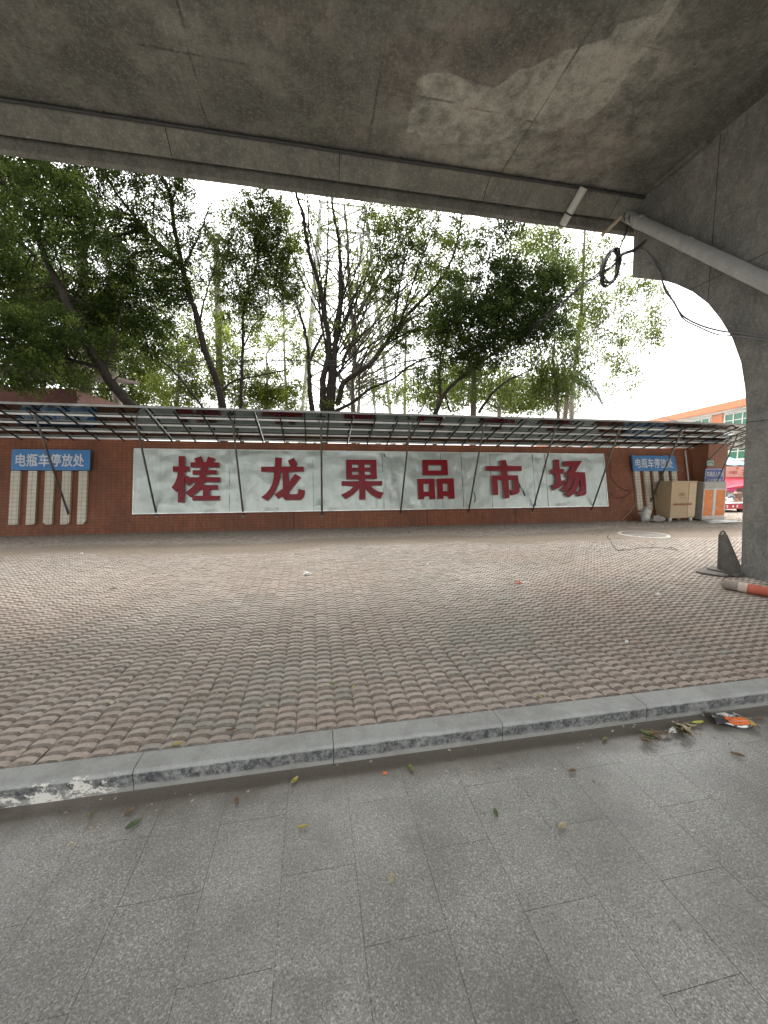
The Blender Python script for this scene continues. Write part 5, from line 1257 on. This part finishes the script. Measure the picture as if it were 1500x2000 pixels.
# far, pale green growth between the trunks
FAR = [('pale yellow green tree far behind the trunks below the leaning dark tree', 27, [(262, 803), (258, 760), (262, 700)], [(220, 740, 60, 45, 1.1, .15), (300, 775, 60, 30, 1.2, .2), (270, 750, 55, 45, .9, .1), (240, 700, 50, 40, .8, .1), (300, 720, 40, 40, .7, .1), (180, 770, 60, 30, .8, -.1)]),
       ('pale yellow green tree far behind the forked trunk', 25, [(345, 803), (348, 750), (350, 700)], [(400, 740, 50, 45, .9, .2), (420, 660, 40, 40, .6, .2), (345, 700, 50, 40, .8, .2), (335, 760, 50, 40, .9, .2), (390, 770, 40, 30, .7, .1), (360, 660, 35, 30, .5, .2)]),
       ('pale yellow green tree far behind the slim upright tree', 26, [(520, 803), (522, 750), (520, 690)], [(560, 775, 50, 30, 1.2, .2), (500, 775, 50, 30, 1.1, .2), (455, 740, 40, 40, .9, .2), (500, 700, 50, 40, .6, .2), (540, 760, 55, 40, 1.0, .2), (480, 770, 45, 35, .9, .1), (580, 700, 40, 50, .5, .2), (560, 640, 35, 35, .3, .1), (450, 680, 40, 35, .5, .2)]),
       ('low pale bush like tree far behind the banyan roots', 28, [(700, 803), (702, 770), (700, 740)], [(700, 770, 50, 30, .8, .1), (760, 775, 40, 30, .6, .2), (800, 760, 40, 35, .6, .1), (720, 740, 40, 30, .35, .1)]),
       ('pale green tree far behind the dense dark mass', 24, [(975, 806), (978, 760), (975, 720)], [(830, 790, 40, 25, 1.0, .1), (900, 740, 60, 40, 1.1, .05), (1000, 770, 60, 40, 1.2, -.1), (1080, 750, 60, 45, 1.1, 0), (880, 770, 60, 35, 1.0, .05), (960, 760, 60, 45, 1.0, 0), (1030, 780, 60, 35, 1.1, -.05), (1100, 780, 50, 30, 1.0, 0), (920, 720, 50, 30, .8, .1), (1000, 500, 60, 30, .3, .1)]),
       ('hazy pale green crown far back between the forked tree and the banyan', 29, [(560, 803), (556, 700), (552, 560)], [(430, 560, 70, 60, .30, .2), (540, 620, 70, 60, .35, .2), (590, 540, 50, 70, .25, .2), (470, 660, 60, 40, .5, .2), (620, 680, 50, 50, .4, .2), (560, 480, 50, 50, .2, .2)]),
       ('hazy pale green crown far back behind the criss cross branches', 30, [(790, 803), (792, 700), (796, 560)], [(720, 560, 70, 70, .22, .25), (800, 620, 70, 60, .35, .25), (850, 520, 60, 70, .3, .25), (700, 680, 60, 50, .4, .2), (780, 440, 60, 50, .25, .25), (860, 680, 60, 40, .5, .2)]),
       ('hazy pale green crown far back left of the forked tree', 28, [(200, 803), (204, 700), (210, 560)], [(230, 450, 60, 50, .25, .2), (290, 520, 60, 60, .35, .2), (330, 620, 50, 60, .45, .2), (240, 640, 50, 50, .5, .2), (380, 690, 40, 40, .5, .2)]),
       ('dark green tree far back at the left edge', 22, [(80, 803), (85, 740), (90, 650), (95, 560)], [(70, 640, 90, 80, 1.2, -.3), (150, 680, 70, 60, 1.1, -.2), (40, 540, 70, 70, 1.0, -.3), (130, 560, 60, 60, .7, -.2), (40, 750, 80, 40, 1.2, -.3), (30, 420, 60, 70, .9, -.3)])]
for lab, Y, tr_, cl in FAR:
    tree('distant_tree', lab, 'tree', Y, [(tr_, .14, .04)], cl, B_PALE if 'dark' not in lab[:5] else B_DARK, L_LIGHT if 'dark' not in lab[:5] else L_DARK, .17, twigs=4, group='distant trees')

# palms
def palm(label, Y, base, top, r0, fronds, Lf, w=.75, group='palms'):
    a, b = atY(*base, Y), atY(*top, Y); a = Vector((a.x, a.y, -.03))
    t = thing('palm_tree', label, 'palm', a, group)
    mb = MB(); P = [a.lerp(b, k / 8) + Vector((.03 * sin(k), 0, 0)) for k in range(9)]
    mb.tube(P, [r0 * (1.25 - .35 * k / 8) for k in range(9)], 12); obj('trunk', mb, B_PALE, t, recalc=False)
    for az, el, bend in fronds:
        V, FQ, T = [], [], []; n = 13; d0 = Vector((cos(az), sin(az), 0))
        sp = []
        for k in range(n):
            s = k / (n - 1); h = Lf * (s * sin(el) - bend * s * s); ho = Lf * s * cos(el) * (1 - .18 * s * s)
            sp.append(b + d0 * ho + Vector((0, 0, h)))
        side = d0.cross(Vector((0, 0, 1)))
        for k in range(1, 60):
            s = k / 60; i = min(n - 2, int(s * (n - 1))); f = s * (n - 1) - i; p = sp[i].lerp(sp[i + 1], f); tg = (sp[i + 1] - sp[i]).normalized()
            ll = w * (sin(pi * (s * .86 + .1)) ** .7) * random.uniform(.85, 1.1)
            for sg in (-1, 1):
                dr = (side * sg + tg * .55 + Vector((0, 0, -.35 - random.uniform(0, .5)))).normalized()
                tip = p + dr * ll + Vector((0, 0, -.18 * ll)); m = p + dr * ll * .5; wv = tg * .022
                o_ = len(V); V += [tuple(p), tuple(m + wv), tuple(tip), tuple(m - wv)]; FQ.append((o_, o_ + 1, o_ + 2, o_ + 3)); T += [random.uniform(.1, .8)] * 4
        mbr = MB(); mbr.tube(sp, [.022 * (1 - .8 * k / n) for k in range(n)], 5)
        fr = np_mesh('frond', np.array(V), np.array(FQ), L_PALM, t, attrs={'tone': T})
        obj('rib', mbr, B_GREY, fr, recalc=False)
palm('palm with pale trunk and feathery fronds behind the leaning dark tree', 19, (165, 803), (158, 470), .20, [(.2, .9, .9), (1.2, .8, 1.0), (-.4, .4, .9), (2.6, .9, 1.0), (3.6, .5, .9), (4.6, .6, 1.1), (5.4, .8, 1.0), (-.1, .1, .8)], 3.4)
palm('shorter palm with drooping fronds low behind the fine leaved tree', 20, (250, 803), (205, 600), .16, [(.1, .6, 1.0), (.9, .9, 1.0), (-.6, .3, .8), (2.5, .8, 1.1), (3.7, .5, .9), (5.2, .7, 1.0), (5.9, .5, 1.0)], 3.0)
palm('tall palm with pale straight trunk right of the forked tree', 26, (432, 803), (421, 470), .19, [(.3, .9, 1.0), (2.6, .9, 1.0), (4.0, 1.0, 1.0), (5.3, .9, 1.0)], 1.6, .3)
palm('small palm with dark fronds at the right end of the trees', 16.0, (1105, 815), (1108, 735), .10, [(.05, .25, .9), (-.35, .0, .7), (.6, .6, 1.0), (-.7, .5, 1.2), (2.8, .5, 1.0), (4.0, .6, 1.0), (1.6, .8, 1.0)], 2.0, .5)

# ================================================================== PYLON, POLES, WIRES
M_GALV = simple('galvanised', (0.52, 0.53, 0.53), .5, metal=.2, var=.1)
py = thing('lattice_pylon', 'pale grey lattice power pylon far behind the banyan', 'pylon', (1.0, 30, -.03))
p0, p1 = atY(575, 803, 30), atY(775, 803, 30)
cx = (p0.x + p1.x) / 2; hw0 = (p1.x - p0.x) / 2 * 1.02; Hh = 22.0; hw1 = hw0 * .42
leg = lambda sx_, sy_, z: Vector((cx + sx_ * (hw0 + (hw1 - hw0) * z / Hh), 33 + sy_ * (hw0 + (hw1 - hw0) * z / Hh), z))
for sx_ in (-1, 1):
    for sy_ in (-1, 1):
        mb = MB(); mb.tube([leg(sx_, sy_, -.05), leg(sx_, sy_, Hh)], .13, 6); obj('leg', mb, M_GALV, py, recalc=False)
zl = [0, 4.6, 8.6, 12.0, 15.0, 17.6, 20, 22]
for a, b in zip(zl[:-1], zl[1:]):
    mb = MB()
    for (s1, s2) in (((-1, -1), (1, -1)), ((1, -1), (1, 1)), ((1, 1), (-1, 1)), ((-1, 1), (-1, -1))):
        mb.tube([leg(*s1, a), leg(*s2, b)], .065, 5); mb.tube([leg(*s2, a), leg(*s1, b)], .065, 5); mb.tube([leg(*s1, b), leg(*s2, b)], .06, 5)
    obj('bracing', mb, M_GALV, py, recalc=False)
pl0 = atY(925, 812, 15.0); pl1 = atY(926, 715, 15.0)
mb = MB(); mb.tube([(pl0.x, 15, -.03), (pl1.x, 15, pl1.z)], [.14, .11], 12)
tag(obj('concrete_pole', mb, B_GREY), 'grey round pole rising behind the canopy under the dense dark tree', 'pole')
mb = MB()
for dy_, yy in ((0, 704), (5, 708), (-6, 712), (10, 745)):
    L = [atY(330, yy + dy_ + 2, 14.5), atY(480, yy + dy_ - 1, 14.4), atY(620, yy + dy_, 14.4), atY(780, yy - dy_ * .4, 14.6), atY(940, yy - 6, 15)]
    mb.tube(smooth_path(L), .011 if dy_ < 8 else .007, 5)
tag(obj('overhead_cables', mb, M_CAB), 'black overhead cables strung level through the tree trunks', 'cables')
mb = MB()
for k in range(3):
    L = [atY(1170, 778 + 3 * k, 15), atY(1230, 793 + 4 * k, 19), atY(1300, 815 + 2 * k, 24), atY(1350, 830, 28), atY(1400, 836, 34)]
    mb.tube(smooth_path(L), .018, 5)
for k in range(2):
    L = [atY(1330, 812 + 5 * k, 24), atY(1390, 812 + 5 * k, 24), atY(1470, 790 + 5 * k, 22)]
    mb.tube(smooth_path(L), .012, 5)
tag(obj('market_wires', mb, M_CABG), 'sagging grey wires crossing the white sky towards the market building', 'wires')
# brown shed roof seen over the canopy at the left
sh = thing('brown_shed', 'dark maroon shed peeping over the canopy at the left edge', 'shed', (-11.5, 16, -.03))
q0 = atY(150, 770, 15.0)
mb = MB(); mb.box(-22, q0.x, 15.0, 19, -.03, atY(100, 758, 15).z); obj('shed_wall', mb, simple('shed_brown', (.11, .045, .035), .8), sh)
mb = MB(); mb.hexa([(-22.3, 14.7, 4.95), (q0.x + .3, 14.7, 4.95), (q0.x + .3, 19.3, 5.6), (-22.3, 19.3, 5.6), (-22.3, 14.7, 5.03), (q0.x + .3, 14.7, 5.03), (q0.x + .3, 19.3, 5.68), (-22.3, 19.3, 5.68)]); obj('roof', mb, simple('shed_roof', (.10, .07, .06), .8), sh)
print('LEAVES', NLEAF)

# ================================================================== MARKET STREET BEYOND THE GATE POST
ANG = radians(14.2); FD = Vector((sin(ANG), cos(ANG), 0)); FN = Vector((-cos(ANG), sin(ANG), 0)); FA = Vector((30.0, 22.0, 0))
def FPt(s_, z, off=0.0): return FA + FD * s_ + FN * off + Vector((0, 0, z))
def fbox(mb, s0, s1, z0, z1, o0, o1):
    mb.hexa([FPt(s0, z0, o1), FPt(s0, z0, o0), FPt(s1, z0, o0), FPt(s1, z0, o1), FPt(s0, z1, o1), FPt(s0, z1, o0), FPt(s1, z1, o0), FPt(s1, z1, o1)])
M_MW = simple('market_white', (.62, .62, .60), .7, var=.08); M_MO = simple('market_orange', (.52, .19, .09), .7, var=.12)
M_GG = N('green_glass', .15, spec=.6); M_GG.col((.03, .16, .09)); M_GG = M_GG.m
mk = thing('market_building', 'white and orange market building with green windows behind the pier', 'building', FPt(10, -.03, -4))
mb = MB(); fbox(mb, -7, 45, -.03, 6.22, -9, 0.0); obj('wall', mb, M_MW, mk)
mb = MB(); fbox(mb, -7.2, 45.2, 6.224, 6.34, -9.3, .35); obj('cornice', mb, M_MW, mk)
mb = MB(); fbox(mb, -7.3, 45.3, 6.343, 6.85, -9.3, .55); obj('roof_band', mb, M_MO, mk)
for s0, s1 in ((-7, -2.6), (2.5, 3.6), (9.5, 10.6), (16.5, 17.6), (23.5, 24.6)):
    mb = MB(); fbox(mb, s0, s1, 4.5, 6.2, .004, .06); obj('orange_panel', mb, M_MO, mk)
mb = MB(); fbox(mb, -6.9, 44.9, 3.5, 4.0, .004, .12); obj('orange_band', mb, M_MO, mk)
for z0, z1, rows in ((4.75, 6.0, ((-2.4, 2.3), (3.8, 9.3), (10.8, 16.3), (17.8, 23.3))), (2.75, 3.45, ((-4.5, 5.5), (6.0, 14.0)))):
    for a, b in rows:
        mb = MB(); fbox(mb, a, b, z0, z1, .004, .03); w = obj('window', mb, M_GG, mk)
        mb = MB(); fbox(mb, a - .06, b + .06, z0 - .12, z0 - .002, .004, .16); obj('sill', mb, M_MW, w)
        n = max(2, int((b - a) / .75))
        for k in range(n + 1):
            x = a + (b - a) * k / n; mb = MB(); fbox(mb, x - .045, x + .045, z0, z1, .032, .07); obj('mullion', mb, M_MW, w)
        mb = MB(); fbox(mb, a, b, (z0 + z1) / 2 + .15, (z0 + z1) / 2 + .2, .033, .06); obj('transom', mb, M_MW, w)
mb = MB()
for k in range(26):
    fbox(mb, -7 + 2 * k, -7 + 2 * k + 1.97, 4.02, 4.06, .0, .5)
obj('ledge', mb, M_MW, mk)
# shop front
YB = 20.0
def fl(x, y, Y=YB): return atY(x, y, Y)
M_BAN = simple('banner_pink', (.66, .40, .34), .6, var=.12, scale=1.5); M_BANT = simple('banner_red', (.48, .10, .07), .6); M_AWN = simple('awning_red', (.50, .035, .065), .6, var=.12, scale=3)
a, b = fl(1412, 911), fl(1475, 932)
sb = thing('shop_sign', 'pink shop banner with red characters above the red awning', 'sign', ((a.x + b.x) / 2, YB, b.z))
mb = MB(); mb.box(a.x, b.x, YB, YB + .12, b.z, a.z); obj('banner', mb, M_BAN, sb)
lettering('lettering', '小如久', fl(1432, 922.5, YB - .003), (1, 0, 0), (0, 0, 1), (fl(1441, 920).x - fl(1423, 920).x), .20, M_BANT, sb, bold=.02, depth=.006)
for yy in (918, 922.5, 926.5):
    mb = MB(); q, r_ = fl(1449, yy - .8), fl(1454, yy + .8); mb.box(q.x, r_.x, YB - .012, YB - .004, r_.z, q.z); obj('small_print', mb, M_BANT, sb)
q, r_ = fl(1436, 911.5), fl(1444, 916); mb = MB(); blob(mb, ((q.x + r_.x) / 2, YB - .02, (q.z + r_.z) / 2), (.13, .02, .07), 3); obj('picture', mb, M_MO, sb)
aw = thing('red_awning', 'bright red fabric awning below the pink shop banner', 'awning', fl(1435, 955))
mb = MB(); p = [fl(1411, 932.5), fl(1478, 932.5), fl(1482, 944, YB - 1.2), fl(1440, 954, YB - 1.2), fl(1412, 954, YB - 1.2)]
mb.add([tuple(v) for v in p] + [tuple(v + Vector((0, .02, -.03))) for v in p], [(0, 1, 2, 3, 4), (9, 8, 7, 6, 5), (0, 5, 6, 1), (1, 6, 7, 2), (2, 7, 8, 3), (3, 8, 9, 4), (4, 9, 5, 0)]); obj('fabric', mb, M_AWN, aw)
mb = MB(); a, b = fl(1413, 955, YB - 1.2), fl(1438, 960, YB - 1.2); mb.box(a.x, b.x, YB - 1.21, YB - 1.19, b.z, a.z); obj('valance', mb, simple('valance_pink', (.52, .05, .16), .6), aw)
shp = thing('market_shop', 'dim grey shop under the red awning', 'shop', fl(1440, 1000, YB + .2) * 1)
shp.location.z = -.03
a, b = fl(1408, 905, YB + .2), fl(1490, 1000, YB + .2)
mb = MB(); mb.box(a.x, b.x + 3, YB + .2, YB + 1.5, -.03, a.z); obj('wall', mb, simple('shop_grey', (.20, .17, .15), .8, var=.4, scale=2), shp)
q, r_ = fl(1426, 962), fl(1438, 972); mb = MB(); mb.box(q.x, r_.x, YB + .15, YB + .19, r_.z, q.z); obj('grey_panel', mb, M_ALU, shp)
# blue tarp
tb = [atY(x, y, 17.5) for x, y in ((1429, 904), (1462, 892), (1464, 907), (1438, 909.5))]
mb = MB(); n = 10; vs = []
for j in range(5):
    for i in range(n + 1):
        u, v_ = i / n, j / 4; pt = tb[0].lerp(tb[1], u).lerp(tb[3].lerp(tb[2], u), v_); vs.append(pt + Vector((0, .9 * (1 - v_) + .05 * sin(u * 14), .02 * sin(u * 9))))
fs = [(j * (n + 1) + i, j * (n + 1) + i + 1, (j + 1) * (n + 1) + i + 1, (j + 1) * (n + 1) + i) for j in range(4) for i in range(n)]
nv = len(vs); mb.add(vs + [v + Vector((0, .01, .01)) for v in vs], fs + [tuple(nv + i for i in reversed(f)) for f in fs], True)
tag(obj('blue_tarp', mb, simple('tarp_blue', (.12, .30, .56), .5, var=.2, scale=4)), 'light blue tarpaulin stretched above the pink shop banner', 'tarpaulin')
# red cargo tricycle with goods
YT = 13.1
tl, trr = atY(1416, 984, YT), atY(1470, 1012, YT)
tri = thing('cargo_tricycle', 'red cargo tricycle heaped with goods behind the display cabinet', 'tricycle', ((tl.x + trr.x) / 2, YT + .6, -.03))
M_TR = simple('cargo_red', (.50, .04, .06), .5, var=.12)
x0, x1, zt = tl.x, trr.x, tl.z
for nm, bx in (('side_panel', (x0, x1, YT, YT + .04)), ('side_panel', (x0, x1, YT + 1.16, YT + 1.2)), ('end_panel', (x0, x0 + .04, YT + .042, YT + 1.158)), ('end_panel', (x1 - .04, x1, YT + .042, YT + 1.158))):
    mb = MB(); mb.box(*bx, .14, zt); obj(nm, mb, M_TR, tri)
mb = MB(); mb.box(x0, x1, YT - .02, YT + 1.22, zt + .001, zt + .03); mb.box(x0 + .06, x1 - .06, YT + .06, YT + 1.14, zt - .1, zt - .001); obj('rail', mb, M_WHITE, tri)
mb = MB(); mb.box(x0 + .045, x1 - .045, YT + .045, YT + 1.15, .15, .2); obj('floor', mb, M_TR, tri)
for fy in (YT + .1, YT + 1.1):
    mb = MB(); mb.tube([(x1 - .5, fy - .05, .17), (x1 - .5, fy + .05, .17)], .2, 20); w = obj('wheel', mb, M_DARK, tri)
for fx in (.06, .26, .40):
    mb = MB(); mb.box(x0 + fx * (x1 - x0), x0 + (fx + .05) * (x1 - x0), YT - .004, YT - .001, zt * .55, zt * .85); obj('white_mark', mb, M_WHITE, tri)
for k, (x, y, s_, m, lab) in enumerate(((1421, 978, .20, M_WHITE, 'white bundle at the left end of the tricycle load'), (1434, 979, .20, simple('goods_orange', (.52, .25, .12), .6), 'orange bundle in the middle of the tricycle load'), (1448, 977, .24, simple('goods_cream', (.55, .50, .42), .6), 'cream sack at the right end of the tricycle load'), (1428, 971, .15, simple('goods_grey', (.13, .13, .15), .6), 'dark grey bag on top of the tricycle load'), (1440, 968, .22, simple('goods_brown', (.20, .12, .08), .7), 'brown sack heaped at the back of the tricycle load'))):
    c_ = atY(x, y, YT + .5 + .1 * (k % 3)); mb = MB(); blob(mb, c_, (s_, s_ * .8, s_ * .75), 2.0 + k, 8, 12, .6); tag(obj('goods_bundle', mb, m), lab, 'bundle', 'goods heaped on the tricycle')
# pale bare branches behind the banyan
tree('bare_tree', 'pale grey tree of thin criss crossing bare branches just behind the banyan', 'tree', 17.5,
     [([(690, 806), (688, 770), (690, 730), (694, 690), (690, 640), (684, 580), (680, 520), (678, 450), (672, 400)], .12, .04), ([(690, 730), (720, 690), (760, 650), (800, 590), (830, 530), (850, 470)], .06, .02), ([(692, 700), (660, 650), (620, 590), (590, 520), (575, 460)], .05, .02),
      ([(694, 690), (740, 620), (790, 560), (850, 510), (900, 480)], .045, .015), ([(688, 620), (730, 560), (770, 480), (800, 420)], .04, .015), ([(684, 580), (640, 520), (610, 440), (600, 390)], .04, .015), ([(700, 740), (760, 715), (830, 700), (900, 690)], .045, .015), ([(690, 760), (640, 720), (590, 690), (560, 650)], .04, .015), ([(720, 690), (790, 660), (860, 640)], .035, .012), ([(682, 540), (720, 490), (740, 440), (750, 400)], .03, .012)],
     [(650, 430, 60, 50, .10, .1), (760, 430, 60, 50, .22, .15), (840, 450, 50, 50, .25, .15), (600, 480, 40, 60, .12, .1), (720, 540, 60, 50, .12, .15), (820, 560, 50, 50, .2, .15), (640, 580, 50, 50, .10)], B_GREY, L_MID, .085, twigs=16, group=G1,
     fan=[(690, 720, 800, 600, 7, 45), (690, 690, 740, 480, 8, 55), (690, 650, 650, 430, 7, 50), (700, 740, 860, 560, 7, 55), (690, 700, 600, 540, 6, 45), (690, 620, 830, 440, 6, 50), (700, 760, 850, 670, 6, 40), (680, 760, 590, 640, 5, 35)])
